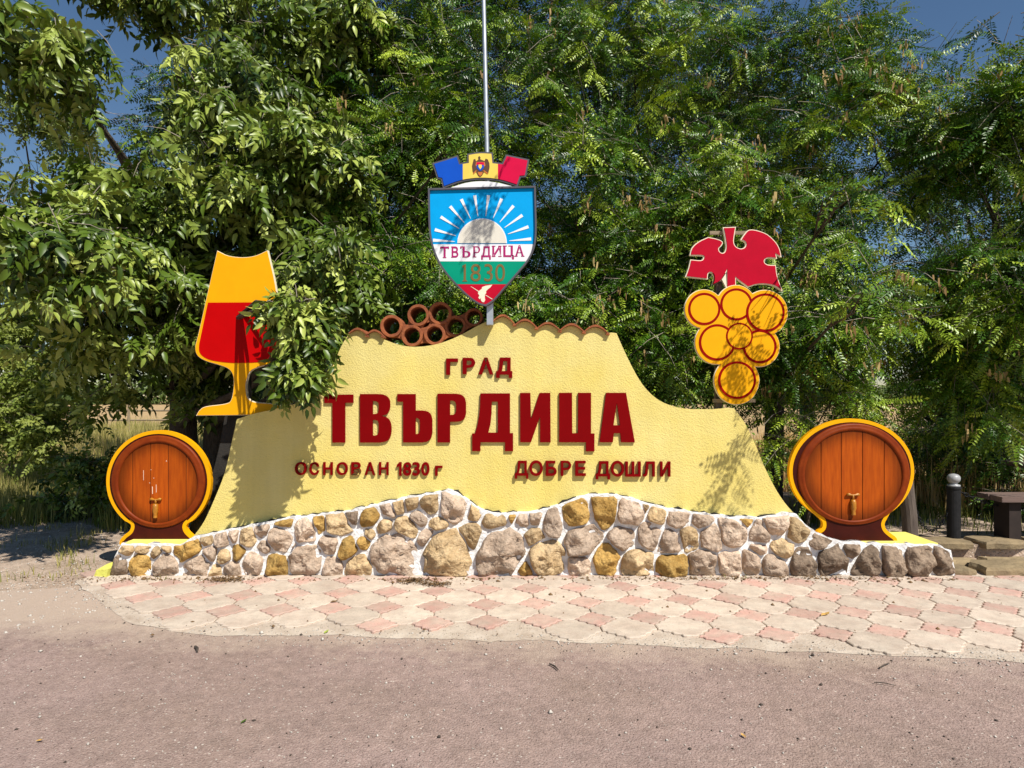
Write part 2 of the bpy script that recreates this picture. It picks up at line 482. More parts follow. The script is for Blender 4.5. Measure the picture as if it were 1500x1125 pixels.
def stave_print(name, c, rx, rz):
    m = M['wood'].copy(); m.name = name
    nt = m.node_tree; L = nt.links.new
    b = nt.nodes['Principled BSDF']; old = b.inputs['Base Color'].links[0].from_socket
    geo = nd(nt, 'ShaderNodeNewGeometry')
    mp = nd(nt, 'ShaderNodeMapping', vector_type='TEXTURE'); mp.inputs['Location'].default_value = c; mp.inputs['Scale'].default_value = (rx, 50, rz)
    L(geo.outputs['Position'], mp.inputs[0])
    ln = nd(nt, 'ShaderNodeVectorMath', operation='LENGTH'); L(mp.outputs[0], ln.inputs[0])
    r = nd(nt, 'ShaderNodeMapRange'); r.interpolation_type = 'SMOOTHSTEP'
    r.inputs[1].default_value = .62; r.inputs[2].default_value = 1.08; r.inputs[3].default_value = 1.12; r.inputs[4].default_value = .34
    L(ln.outputs['Value'], r.inputs[0])
    hv = nd(nt, 'ShaderNodeHueSaturation'); L(r.outputs[0], hv.inputs['Value']); L(old, hv.inputs['Color']); L(hv.outputs[0], b.inputs['Base Color'])
    return m
# ------------------------------------------------------------------ ground, road, pavement
def sheet(name, pts, z, m, kind='structure', jit=0.0, seg=0.0):
    """flat polygon on the ground, its edge optionally ragged"""
    l = []
    n = len(pts)
    for i in range(n):
        a, b = Vector(pts[i]), Vector(pts[(i+1) % n])
        k = max(1, int((b-a).length/seg)) if seg else 1
        for j in range(k):
            p = a.lerp(b, j/k)
            if jit and (b-a).length < 30:
                p += Vector((noise.noise(Vector((p.x*3.1, p.y*3.1, 1.7))), noise.noise(Vector((p.x*3.1, p.y*3.1, 9.2)))))*jit
                p += Vector((random.uniform(-1, 1), random.uniform(-1, 1)))*jit*0.25
            l.append((p.x, p.y))
    tris = tessellate_polygon([[Vector((x, y, 0)) for x, y in l]])
    fs = []
    for a, b, c in tris:
        ar = (l[b][0]-l[a][0])*(l[c][1]-l[a][1])-(l[c][0]-l[a][0])*(l[b][1]-l[a][1])
        if abs(ar) < 1e-12: continue
        fs.append((a, b, c) if ar > 0 else (a, c, b))
    mb = MB(); mb.add([(x, y, z) for x, y in l], fs)
    return mb.build(name, m, kind=kind)

sheet('ground', [(-60, -30), (60, -30), (60, 12.5), (-60, 12.5)], -0.012, M['dirt'])
sheet('field', [(-900, 12.5), (900, 12.5), (900, 1800), (-900, 1800)], -0.012, M['field'])
g = lambda px, py: G(px, py).xy
road_edge = [g(-150, 868), g(0, 862), g(110, 858), g(260, 905), g(400, 925), g(700, 932), g(1000, 940), g(1300, 950), g(1500, 962), g(1800, 985)]
sheet('road', [(-30, -12), (30, -12), (30, road_edge[-1].y)] + road_edge[::-1] + [(-30, road_edge[0].y)], -0.0075, M['road'], jit=0.10, seg=0.14)
pv = [g(108, 850), g(150, 880), g(190, 912), g(300, 931), g(500, 929), g(700, 936), g(1000, 946), g(1250, 957), g(1500, 969), g(1720, 982), g(1720, 846), g(1400, 846), g(900, 835), g(300, 835), g(140, 843)]
pavement = sheet('pavement', pv, -0.005, M['sand'], jit=0.05, seg=0.06)

def paver_outline(a, h, kind):
    def wavy(p, q, sgn):
        p, q = Vector(p), Vector(q)
        nrm = Vector((-(q-p).y, (q-p).x)).normalized()
        return [tuple(p.lerp(q, t) + nrm*sgn*0.009*math.sin(t*3*2*math.pi)) for t in [k/9 for k in range(9)]]
    if kind == 'red':
        v = [(a, 0), (0, a), (-a, 0), (0, -a)]
        return sum([wavy(v[i], v[(i+1) % 4], 1) for i in range(4)], [])
    c = h - a
    v = [(h, -c), (h, c), (c, h), (-c, h), (-h, c), (-h, -c), (-c, -h), (c, -h)]
    out = []
    for i in range(8):
        if i % 2 == 0: out.append(v[i])
        else: out += wavy(v[i], v[(i+1) % 8], 1)
    return out

def paver_mesh(kind, a, h, gap=0.0048, t=0.035, bev=0.006):
    base = offset(paver_outline(a, h, kind), -gap)
    top = offset(base, -bev)
    n = len(base)
    vs = [(x, y, -t) for x, y in base] + [(x, y, -bev*0.7) for x, y in base] + [(x, y, 0) for x, y in top]
    fs = []
    for r in (0, 1):
        for k in range(n):
            fs.append((r*n+k, r*n+(k+1) % n, (r+1)*n+(k+1) % n, (r+1)*n+k))
    tris = tessellate_polygon([[Vector((x, y, 0)) for x, y in top]])
    for a_, b_, c_ in tris:
        ar = (top[b_][0]-top[a_][0])*(top[c_][1]-top[a_][1])-(top[c_][0]-top[a_][0])*(top[b_][1]-top[a_][1])
        fs.append((2*n+a_, 2*n+b_, 2*n+c_) if ar > 0 else (2*n+a_, 2*n+c_, 2*n+b_))
    me = bpy.data.meshes.new('paver'); me.from_pydata(vs, [], fs); me.update()
    return me
PL, PA = 0.385, 0.152
cream_me = paver_mesh('cream', PA, PL/2); cream_me.materials.append(M['paver_cream'])
red_me = paver_mesh('red', PA, PL/2); red_me.materials.append(M['paver_red'])
th = math.radians(4.4)
e1 = Vector((math.cos(th), math.sin(th)))*PL; e2 = Vector((-math.sin(th), math.cos(th)))*PL
o0 = Vector((2.485, 5.170))
def inside(p, poly):
    c = False
    n = len(poly)
    for i in range(n):
        a, b = poly[i], poly[i-1]
        if (a[1] > p[1]) != (b[1] > p[1]) and p[0] < (b[0]-a[0])*(p[1]-a[1])/(b[1]-a[1])+a[0]: c = not c
    return c
lim = [g(100, 846), g(165, 888), g(215, 916), g(330, 917), g(500, 918), g(750, 922), g(1000, 932), g(1250, 944), g(1500, 954), g(1640, 960), g(1700, 838), g(100, 838)]
pc = []
for i in range(-24, 16):
    for j in range(-6, 6):
        for kind, p in (('red', o0+e1*i+e2*j), ('cream', o0+e1*(i+0.5)+e2*(j+0.5))):
            if inside(p, lim): pc.append((kind, p))
for kind, p in pc:
    o = bpy.data.objects.new('paver', red_me if kind == 'red' else cream_me)
    COL.objects.link(o)
    o.parent = pavement
    o.location = Vector((p.x, p.y, 0.010+random.uniform(-0.004, 0.002))) - root_of(pavement)
    o.rotation_euler = (random.uniform(-0.008, 0.008), random.uniform(-0.008, 0.008), th+random.uniform(-0.015, 0.015) + random.choice([0, math.pi]))

# raised terrace with its flagstone edge at the right
terrace = MB()
TZ, TY = 0.15, 6.38
terrace.box((4.05, TY+0.07, -0.3), (14, 10.0, TZ-0.03))
terrace = terrace.build('terrace', M['dirt'], kind='structure')
def slab_stone(cx, cy, rx, ry, z0, z1, m, parent, seed, rough=0.13, name='stone'):
    """an irregular flagstone: broken edge, nearly flat top"""
    rr = random.Random(seed)
    n = 13
    pts = []
    for k in range(n):
        t = 2*math.pi*(k+rr.uniform(-.3, .3))/n
        sq = 1/max(abs(math.cos(t)), abs(math.sin(t)))**0.9
        f = sq*(1+rr.uniform(-rough, rough))*0.9
        pts.append((cx+rx*math.cos(t)*f, cy+ry*math.sin(t)*f))
    mb = MB()
    ring = lambda s, z, j: [(cx+(x-cx)*s, cy+(y-cy)*s, z+rr.uniform(-j, j)) for x, y in pts]
    h = z1-z0
    vs = ring(0.97, z0, 0) + ring(1.0, z0+h*0.75, h*0.10) + ring(0.955, z1, h*0.06) + ring(0.55, z1+.004, .006) + [(cx, cy, z1+.006)]
    fs = []
    for r in range(3):
        for k in range(n): fs.append((r*n+k, r*n+(k+1) % n, (r+1)*n+(k+1) % n, (r+1)*n+k))
    for k in range(n): fs.append((3*n+k, 3*n+(k+1) % n, 4*n))
    mb.add(vs, fs)
    return mb.build(name, m, parent, smooth=False)
x = 4.12; k = 0
while x < 6.8:
    wd = random.uniform(0.34, 0.6)
    slab_stone(x+wd/2, TY+0.15, wd/2, 0.17, TZ-0.055, TZ+random.uniform(0, 0.018), M['slab'], terrace, 50+k)
    x += wd+0.012; k += 1
for (cx, cy, rx, ry, zt) in [(4.02, 5.86, .13, .13, .05), (4.50, 5.90, .33, .19, .075), (5.18, 5.86, .33, .17, .065), (4.22, 6.16, .24, .12, .04), (4.76, 6.19, .28, .10, .045), (5.36, 6.18, .28, .12, .06), (5.85, 5.95, .3, .25, .06)]:
    slab_stone(cx, cy, rx, ry, -0.04, zt, M['slab'], terrace, k, .10); k += 1

# ------------------------------------------------------------------ the welcome wall
WD = 5.83            # plaster front
SD = 5.765           # mortar front
wall = thing('welcome_wall', 'yellow plastered town welcome wall with red Cyrillic letters and a fieldstone base', 'wall', (0, 6.0, 0))
# plaster outline in photo pixels, traced at the front plane
left_edge = [(270, 800), (283, 786), (300, 762), (318, 722), (330, 690), (338, 655), (343, 632), (347, 614)]
shoulder_l = [(347, 614), (372, 606), (400, 600), (438, 590)]
climb_l = [(438, 590), (468, 566), (485, 541), (500, 507), (511, 489)]
def arch(x0, x1, y0, y1, h, n=8):
    return [(x0+(x1-x0)*k/n, y0+(y1-y0)*k/n-h*math.sin(math.pi*k/n)) for k in range(n+1)]
tiles_px = [(513, 538, 489, 491, 6), (539, 561, 491, 492, 5), (722, 753, 472, 475, 9), (754, 785, 478, 480, 8), (786, 819, 483, 484, 8), (820, 854, 485, 486, 8), (855, 889, 487, 488, 8)]
top_l = arch(*tiles_px[0]) + arch(*tiles_px[1])
scoop = cr([(562, 497), (585, 505), (610, 508), (640, 504), (670, 493), (700, 477), (716, 470), (722, 470)], 5)
top_r = sum([arch(*t) for t in tiles_px[2:]], []) + [(896, 487)]
fall_r = [(903, 488), (915, 515), (930, 545), (945, 568), (965, 586), (990, 596), (1020, 600), (1050, 600), (1075, 598)]
right_edge = [(1075, 598), (1090, 618), (1105, 648), (1120, 684), (1135, 714), (1150, 737), (1168, 757), (1190, 780), (1215, 800)]
wall_px = dedupe(cr(left_edge, 4) + cr(shoulder_l, 4) + cr(climb_l, 4) + top_l + scoop + top_r + cr(fall_r, 4) + cr(right_edge, 4))
plate('plaster', [wall_px], WD, WD+0.32, M['plaster'], wall, d=WD)
# added slab, coloured dark for the shadow beside the wall: it flares out further to the left than the front
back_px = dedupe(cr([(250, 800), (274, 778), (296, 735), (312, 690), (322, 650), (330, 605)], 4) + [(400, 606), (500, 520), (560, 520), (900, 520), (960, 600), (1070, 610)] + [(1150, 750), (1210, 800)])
plate('shade_slab', [back_px], WD+0.322, WD+0.40, M['shade_dark'], wall, d=WD+0.32)

# stone band
band = [(160, 850), (168, 815), (178, 797), (262, 797), (285, 787), (330, 776), (400, 763), (420, 758), (470, 753), (520, 746), (565, 735), (600, 727), (640, 720), (655, 718), (670, 722), (690, 735), (705, 747), (730, 752), (780, 750), (810, 743), (840, 730), (865, 724), (905, 725), (935, 733), (980, 745), (1020, 750), (1070, 757), (1110, 758), (1150, 752), (1166, 754), (1185, 772), (1205, 784), (1230, 793), (1300, 797), (1370, 797), (1393, 806), (1402, 850)]
wob = [band[0]]
for a, b in zip(band[2:-2], band[3:-1]):
    k = max(1, int(math.hypot(b[0]-a[0], b[1]-a[1])/7))
    for j in range(k):
        t = j/k
        wob.append((a[0]+(b[0]-a[0])*t+random.uniform(-.8, .8), a[1]+(b[1]-a[1])*t+random.uniform(-1.4, 1.2)))
wob += [band[-2], band[-1]]
wob.insert(1, band[1])
low = [(172, 850), (180, 799), (1366, 798), (1384, 807), (1390, 850)]
plate('base_slab', [low], SD+0.075, SD+0.48, M['mortar'], wall, d=SD)
plate('shadow_gap', [[(x_, y_+1.0-max(0, .25+noise.noise(Vector((x_*.09, 1, 1)))+.6*noise.noise(Vector((x_*.31, 4, 1))))*5.0) if 300 < x_ < 1150 else (x_, y_) for q_, (x_, y_) in enumerate(wob)]], SD+0.028, SD+0.071, M['shade_dark'], wall, d=SD)  # dark strip painting in the shadow gap between plaster and stones
plate('mortar', [wob], SD, SD+0.072, M['mortar'], wall, d=SD)
ctop = [(P(182, 797, SD).x, P(1372, 797, SD).x)]
capz = P(0, 797.0, SD).z
mb = MB(); mb.box((P(178, 0, SD).x, SD+0.02, capz-0.012), (P(1376, 0, SD).x, SD+0.50, capz+0.004))
mb.build('base_cap', M['cap_yellow'], wall)

seeds = '''185,803,10,t 212,804,9,t 172,829,17,b 206,827,17,o 229,812,7,t 248,800,8,t 243,828,17,p 274,802,21,o 303,791,8,t 309,811,10,p 289,829,18,p
326,790,10,p 330,816,11,t 343,785,8,p 363,788,13,t 350,808,11,o 340,832,12,p 317,836,6,t 371,824,16,p 387,801,8,p 383,778,9,p 412,790,19,p 417,768,8,o 404,826,16,o
446,778,17,p 423,797,6,p 468,770,9,o 494,768,16,t 518,755,8,b 542,757,15,o 569,745,9,p 583,739,10,t 603,737,10,t 482,796,13,p 450,821,25,p 484,830,13,p 511,805,14,o
532,796,6,o 526,827,17,t 544,780,6,t 563,772,13,t 594,774,17,t 576,812,34,p 632,738,17,t 613,758,11,p 642,764,9,t 664,740,23,p 628,790,12,p 654,808,32,t
694,748,9,t 692,784,15,t 726,764,17,o2 736,805,34,p 750,757,6,o 765,764,10,p 784,761,8,p 784,784,12,o2 808,768,14,p 800,818,26,o2 771,829,9,o 846,756,20,o 886,748,19,o
854,790,24,p 923,750,20,p 850,828,13,p 886,816,19,o 914,788,17,p 943,745,5,t 960,752,11,t 950,784,17,p 932,826,22,t 982,794,16,p 984,828,17,o 994,758,15,p 1008,787,15,o2
1026,761,11,p 1042,787,17,p 1072,780,21,p 1089,765,8,o 1030,825,17,p 1073,827,19,p 1097,826,18,p 1112,780,14,p 1110,804,8,p 1136,770,16,p 1132,828,17,p 1145,804,14,o2
1168,776,15,t 1203,792,12,b2 1176,822,17,b2 1218,820,21,b 1248,808,13,b 1270,824,20,b 1305,824,17,b 1344,820,21,b 1383,824,19,b'''
SM = {'p': 'stone_pink', 't': 'stone_tan', 'o': 'stone_ochre', 'o2': 'stone_tan', 'b': 'stone_brown', 'b2': 'stone_brown'}
sd = []
for t in seeds.split():
    a = t.split(',')
    sd.append((float(a[0]), float(a[1]), float(a[2]), a[3]))
inner = [(160, 844), (168, 815), (179, 799)] + [(x_, y_+2.5) for x_, y_ in band[3:-2]] + [(1391, 807), (1400, 844)]
for i, (sx, sy, r, c) in enumerate(sd):
    poly = inner
    for j, (tx, ty, q, _) in enumerate(sd):
        if i == j: continue
        dx, dy = tx-sx, ty-sy
        dist = math.hypot(dx, dy)
        if dist > 130: continue
        # power-diagram boundary pulled back by the mortar joint
        t = (dist*dist+r*r-q*q)/(2*dist)
        jt = 1.1 + 0.8*abs(noise.noise(Vector((sx*.3+tx*.3, sy*.3+ty*.3, 2))))*3
        poly = clip(poly, dx/dist, dy/dist, (sx*dx+sy*dy)/dist + t - jt)
        if len(poly) < 3: break
    if len(poly) < 3: continue
    poly = dedupe(poly, 0.3)
    # keep only what lies within reach of the stone, then round the corners
    for k in range(16):
        a = 2*math.pi*k/16
        poly = clip(poly, math.cos(a), math.sin(a), sx*math.cos(a)+sy*math.sin(a)+r*1.75)
    poly = dedupe(poly, 0.3)
    if len(poly) < 3: continue
    for _ in range(random.choice([0, 1, 1, 1, 2])):
        q = []
        for k in range(len(poly)):
            a, b = poly[k], poly[(k+1) % len(poly)]
            f = random.uniform(.10, .22)
            q.append((a[0]+(b[0]-a[0])*f, a[1]+(b[1]-a[1])*f)); q.append((a[0]+(b[0]-a[0])*(1-f), a[1]+(b[1]-a[1])*(1-f)))
        poly = q
    W = [((px_-CX)*SD/F, CAMZ-(py_-HY)*SD/F) for px_, py_ in poly]
    # resample evenly
    per = [0.0]
    for k in range(len(W)): per.append(per[-1]+math.hypot(W[(k+1) % len(W)][0]-W[k][0], W[(k+1) % len(W)][1]-W[k][1]))
    NP = 26
    R = []
    for k in range(NP):
        s = per[-1]*k/NP
        m_ = max(n_ for n_ in range(len(per)-1) if per[n_] <= s)
        f = (s-per[m_])/max(1e-9, per[m_+1]-per[m_])
        a, b = W[m_], W[(m_+1) % len(W)]
        R.append((a[0]+(b[0]-a[0])*f, a[1]+(b[1]-a[1])*f))
    if area(R) < 0: R = R[::-1]
    cx = sum(p[0] for p in R)/NP; cz = sum(p[1] for p in R)/NP
    # irregular outline: bites and bulges that never leave the joint by much
    R = [(cx+(p[0]-cx)*f_, cz+(p[1]-cz)*f_) for p, f_ in ((p, 1.0-.02+.13*noise.noise(Vector((p[0]*9, i*2.3, p[1]*9)))+.05*noise.noise(Vector((p[0]*30, i*2.3, p[1]*30)))) for p in R)]
    cx = sum(p[0] for p in R)/NP; cz = sum(p[1] for p in R)/NP
    size = math.sqrt(abs(area(R)))
    H = 0.040 + 0.20*size*random.uniform(0.55, 1.35)
    # broken faces: the stone is the lower envelope of a few tilted planes
    planes = [(0.0, 0.0, 1.0)]
    for q in range(random.choice([3, 4, 5, 6])):
        a = random.uniform(0, 6.283); sl_ = random.uniform(.5, 1.7)
        planes.append((math.cos(a)*sl_, math.sin(a)*sl_, random.uniform(.92, 1.30)))
    g0 = (random.uniform(-.3, .3), random.uniform(-.3, .3))
    def face(x_, z_):
        u_, v_ = (x_-cx)/size*1.25, (z_-cz)/size*1.25
        return max(.25, min(c0-(a0*u_+b0*v_) for a0, b0, c0 in planes)+g0[0]*u_+g0[1]*v_)
    vs, fs = [], []
    rings = [(1.0, -0.15), (1.0, .42), (.975, .74), (.93, .90), (.84, .98), (.70, 1.0), (.54, 1.0), (.36, 1.0), (.18, 1.0)]
    off = Vector((i*3.7, i*1.3, 0))
    for s, h in rings:
        for p in R:
            x_, z_ = cx+(p[0]-cx)*s, cz+(p[1]-cz)*s
            v = Vector((x_, 0, z_))
            n1 = noise.noise(v*10+off)*0.85 + noise.noise(v*24+off)*0.55 + noise.noise(v*60+off)*0.30
            hh = h*face(x_, z_) if h > 0 else h
            y_ = -(H*hh + 0.075*min(1, size*3.0)*n1*min(1, max(0, h)*1.2))
            wv = 0.05*size*noise.noise(v*24+off)
            vs.append((x_+wv, SD+0.004+min(y_, 0.012), z_+wv))
    n1 = noise.noise(Vector((cx, 0, cz))*9+off)
    vs.append((cx, SD-H*face(cx, cz), cz))
    for q in range(len(rings)-1):
        for k in range(NP): fs.append((q*NP+k, q*NP+(k+1) % NP, (q+1)*NP+(k+1) % NP, (q+1)*NP+k))
    for k in range(NP): fs.append(((len(rings)-1)*NP+k, (len(rings)-1)*NP+(k+1) % NP, len(vs)-1))
    mb = MB(); mb.add(vs, fs)
    mb.build('stone', M[SM[c]], wall, smooth=True)

# cap tiles: clay half-pipes lying front to back on the top edge
def tile_mesh(x0, x1, y0, y1, h, t=3.2):
    up = arch(x0-1.5, x1+1.5, y0-.3, y1-.3, h+t, 10)
    dn = arch(x0+.5, x1-.5, y0-.3, y1-.3, h+.25, 10)
    # lip between this tile and the next one
    lip = [(x1+1.5, y1-.3), (x1+3.4, y1+1.2), (x1+3.2, y1+3.6), (x1-2.5, y1+2.4)]
    return dedupe(up + lip + dn[::-1])
for k, t in enumerate(tiles_px):
    plate('roof_tile', [tile_mesh(*t)], WD-0.035-0.006*(k % 2), WD+0.36, M['terracotta'], wall, d=WD)
# drain pipes bedded in the scoop
pipes = [(574, 478, 16.5), (613, 462, 16), (645, 459, 17), (604, 492, 15.8), (637, 490, 15.8), (667, 478, 16), (694, 465, 13.5)]
for k, (x_, y_, r) in enumerate(pipes):
    mb = MB()
    c = P(x_, y_, WD+.05); r = r*(WD+.05)/F; ri = r*0.73
    n = 28
    yf = WD+0.03+random.uniform(-.012, .012); yb = WD+0.36
    vs, fs = [], []
    for (rad, yy) in ((r*.97, yf), (r, yf+.01), (r, yb), (ri, yb), (ri, yf+.006), (ri*1.03, yf)):
        for q in range(n):
            a = 2*math.pi*q/n
            rr = rad*(1+0.02*noise.noise(Vector((math.cos(a)*2, math.sin(a)*2, k))))
            vs.append((c.x+rr*math.cos(a), yy, c.z+rr*math.sin(a)))
    m6 = 6
    for s in range(m6):
        for q in range(n):
            fs.append((s*n+q, s*n+(q+1) % n, ((s+1) % m6)*n+(q+1) % n, ((s+1) % m6)*n+q))
    mb.add(vs, [f[::-1] for f in fs])
    mb.build('clay_pipe', M['terracotta'], wall, smooth=False)
# clay bedding between the pipes (the bores stay open)
bedmb = MB()
for (a, b) in ((0, 3), (3, 4), (4, 5), (5, 6), (3, 1), (4, 2), (1, 2)):
    (xa, ya, ra), (xb, yb_, rb) = pipes[a], pipes[b]
    d_ = math.hypot(xb-xa, yb_-ya); nx, ny = -(yb_-ya)/d_, (xb-xa)/d_
    mx_, my_ = xa+(xb-xa)*ra/(ra+rb), ya+(yb_-ya)*ra/(ra+rb)
    for sgn in (1, -1):
        if sgn == -1 and (a, b) in ((1, 2),): continue
        tip = (mx_+nx*sgn*11, my_+ny*sgn*11)
        tri = [(mx_, my_), (xa+nx*sgn*ra*.9, ya+ny*sgn*ra*.9), tip, (xb+nx*sgn*rb*.9, yb_+ny*sgn*rb*.9)]
        if area(tri) < 0: tri = tri[::-1]
        me = plate_mesh([tri], WD+0.045+.0007*a+.0003*b, WD+0.30, WD+.05)
        bedmb.add([v.co for v in me.vertices], [tuple(p.vertices) for p in me.polygons]); bpy.data.meshes.remove(me)
bedmb.build('clay_bedding', M['terracotta'], wall)

# red letters
z1 = lambda l: [(460+x_/6.25, 560+y_/6.25) for x_, y_ in l]
z2 = lambda l: [(690+x_/6.0, 560+y_/6.0) for x_, y_ in l]
BIG = [
 ('Т', [z1([(95,112),(358,112),(358,188),(283,188),(283,552),(168,552),(168,190),(95,190)])]),
 ('В', [z1([(420,107),(580,107)]+cr([(580,107),(630,112),(668,130),(690,160),(696,205),(690,255),(665,292),(615,308)],3)+cr([(615,308),(665,322),(695,355),(707,405),(706,460),(692,512),(660,541),(600,552)],3)+[(420,552)]),
        z1([(537,172),(568,172),(586,182),(592,205),(592,260),(584,281),(562,290),(537,290)]), z1([(537,345),(568,345),(586,356),(592,380),(592,455),(583,478),(560,488),(537,488)])]),
 ('Ъ', [z1([(762,107),(930,107),(930,258)]+cr([(985,258),(1035,266),(1068,293),(1082,340)],3)+cr([(1082,465),(1070,513),(1038,542),(985,551)],3)+[(815,551),(815,178),(762,178)]),
        z1([(930,328),(950,328),(964,340),(968,360),(968,445),(960,465),(945,474),(930,474)])]),
 ('Р', [z1([(1130,104)]+cr([(1290,104),(1342,112),(1376,138),(1391,185)],3)+cr([(1391,285),(1378,330),(1345,355),(1295,362)],3)+[(1245,362),(1245,551),(1130,551)]),
        z1([(1245,168),(1278,169),(1296,184),(1300,205),(1300,265),(1293,285),(1275,297),(1245,298)])]),
 ('Д', [z2([(83,97),(343,97),(343,447),(370,447),(370,605),(298,605),(298,527),(82,527),(82,605),(10,605),(10,450),(35,450),(55,380),(70,300),(78,220)]), z2([(183,170),(235,170),(235,443),(152,443),(170,370),(180,280)])]),
 ('И', [z2([(432,93),(522,93),(527,325),(603,93),(697,92),(700,527),(607,527),(607,300),(527,527),(432,527)])]),
 ('Ц', [z2([(775,92),(888,92),(890,448),(940,448),(942,92),(1055,92),(1055,450),(1085,450),(1085,607),(1010,607),(1010,527),(775,527)])]),
 ('А', [z2([(1187,92),(1362,92),(1440,527),(1320,527),(1312,447),(1255,447),(1247,527),(1130,527)]), z2([(1282,178),(1310,378),(1252,378)])]),
]
for ch, loops in BIG:
    plate('letter', loops, WD-0.022, WD+0.004, M['letter'], wall, d=WD-.02, label='large red letter ' + ch)

def glyph(name, ch, x0, x1, y0, y1, d, yf, yb, m, parent, bold=0.03, label=None):
    """one character from the built-in font, fitted to a box given in photo pixels at distance d"""
    cu = bpy.data.curves.new('glyph', 'FONT')
    cu.body = ch; cu.size = 1.0; cu.offset = bold; cu.extrude = 0.05; cu.resolution_u = 4
    ob = bpy.data.objects.new('glyph', cu)
    COL.objects.link(ob)
    dg = bpy.context.evaluated_depsgraph_get()
    me = bpy.data.meshes.new_from_object(ob.evaluated_get(dg))
    bpy.data.objects.remove(ob); bpy.data.curves.remove(cu)
    n = len(me.vertices)
    co = np.empty(n*3, dtype=np.float32); me.vertices.foreach_get('co', co); co = co.reshape(-1, 3)
    lo, hi = co.min(0), co.max(0)
    a, b = P(x0, y1, d), P(x1, y0, d)
    out = np.empty_like(co)
    out[:, 0] = a.x+(co[:, 0]-lo[0])/(hi[0]-lo[0])*(b.x-a.x)
    out[:, 2] = a.z+(co[:, 1]-lo[1])/(hi[1]-lo[1])*(b.z-a.z)
    out[:, 1] = np.where(co[:, 2] > 0, yf, yb)
    me.vertices.foreach_set('co', out.ravel()); me.update()
    me.materials.clear()
    return link(name, me, m, parent, label=label)
def arc_pts(p): return cr(p, 4)
def GP(s, t):   # letter Р in a unit box: stem width s, bar thickness t
    return [[(0, 0)]+cr([(.5, 0), (.82, .05), (1, .30), (.82, .55), (.5, .61)], 4)+[(s, .61), (s, 1), (0, 1)], [(s, t)]+cr([(.5, t), (.66, t+.03), (1-s*.95, .30), (.66, .58-t), (.5, .61-t)], 4)+[(s, .61-t)]]
SHAPE = {
 'Рb': GP(.32, .17), 'Рn': GP(.23, .13), 'Рs': GP(.24, .08),
 '1n': [[(.55, 0), (1, 0), (1, 1), (.52, 1), (.52, .27), (.12, .40), (0, .22)]],
 '1s': [[(.30, .05), (.72, 0), (.72, .93), (1, .95), (1, 1), (0, 1), (0, .95), (.28, .93), (.28, .16), (0, .22), (0, .10)]],
 'Ъs': [[(0, 0), (.44, 0), (.44, .42)]+cr([(.66, .42), (.90, .50), (1, .71), (.90, .92), (.66, 1)], 4)+[(.22, 1), (.22, .07), (.08, .09), (.08, .2), (0, .2)], [(.44, .50)]+cr([(.60, .50), (.72, .57), (.76, .71), (.72, .85), (.60, .92)], 4)+[(.44, .92)]],
}
def shape_glyph(name, key, x0, x1, y0, y1, d, yf, yb, m, parent, label=None):
    loops = [[(x0+(x1-x0)*u, y0+(y1-y0)*v) for u, v in l] for l in SHAPE[key]]
    return plate(name, loops, yf, yb, m, parent, d=d, label=label)
small = [('Г',653.4,670.8,525,549),('Р',677.7,696.2,524,548),('А',700.7,722.8,523.7,548.5),('Д',726.7,750.5,523.7,553.5),
 ('О',432,448.8,676.8,696),('С',453,467,677,696),('Н',473.3,487,677,696),('О',492.8,509,677,696),('В',514.4,528.5,677,696),('А',534,549.3,677,696),('Н',555,569,677,696),
 ('1',581,588,677,697),('8',590.4,602.4,677,697),('3',604,615,677,697),('0',617,629,677,697),('г',637.3,648,682.4,697),
 ('Д',754,773.8,675,701),('О',775.5,795,674.5,697),('Б',799.4,815.4,675,697),('Р',821.5,836.7,675,697),('Е',842.6,858,675,697),
 ('Д',872.6,893.4,675.5,702),('О',895,914,675,698),('Ш',916,938.4,676,698),('Л',942,959,676,698),('И',967,981.8,676,698)]
for k, (ch, a, b, c, e) in enumerate(small):
    bold = 0.045 if k < 4 else 0.022
    if ch in 'Р1':
        shape_glyph('letter', ch+('b' if k < 4 else 'n'), a, b, c, e, WD-.02, WD-0.024 if k < 16 else WD-.034, WD+0.003, M['letter'], wall, 'small red letter ' + ch)
        continue
    glyph('letter', ch, a, b, c, e, WD-.02, WD-0.024 if k < 16 else WD-.034, WD+0.003, M['letter'], wall, bold, 'small red letter ' + ch)

# lime painted rock at the left end of the wall
rk = MB()
a = [P(136, 848, 5.72), P(141, 835, 5.72), P(157, 826, 5.74), P(158, 834, 5.70), P(155, 849, 5.68)]
b = [p+Vector((0.0, 0.14, -0.005)) for p in a]
b[2] += Vector((-.01, -.05, .0))
n = 5
rk.add(a+b, [tuple(range(n))[::-1], tuple(range(n, 2*n))] + [(i_, (i_+1) % n, n+(i_+1) % n, n+i_) for i_ in range(n)])
tag(rk.build('painted_rock', M['lime_rock']), 'small wedge of rock painted lime yellow at the left foot of the stone base', 'rock')
# ------------------------------------------------------------------ wine glass sign
GD = 6.0
glass = thing('wine_glass_sign', 'yellow cut-out wine glass sign half filled with red wine, partly behind walnut leaves', 'sign', P(345, 607, GD))
gl = dedupe(cr([(320.5, 369), (336, 376), (357, 378.5), (376, 376), (393, 368.5)], 4) +
     cr([(393, 368.5), (404.5, 420), (410, 470), (411, 500), (406, 520), (396, 532), (377, 538.5), (367, 545), (361.8, 559), (361.5, 572), (364, 583), (374, 589.5), (400, 592), (413, 597), (418, 606)], 5) +
     cr([(418, 606.5), (350, 607.5), (290.5, 608)], 2) +
     cr([(290.5, 608), (295, 601), (304, 596), (332, 592), (341, 586), (344.6, 566.5), (343.4, 549), (336, 539.5), (322, 534), (304, 528.5), (292, 521), (288.6, 509), (293.6, 488), (305, 437), (320.5, 369)], 5))
plate('board', [gl], GD-0.03, GD+0.02, M['sign_yellow'], glass, d=GD)
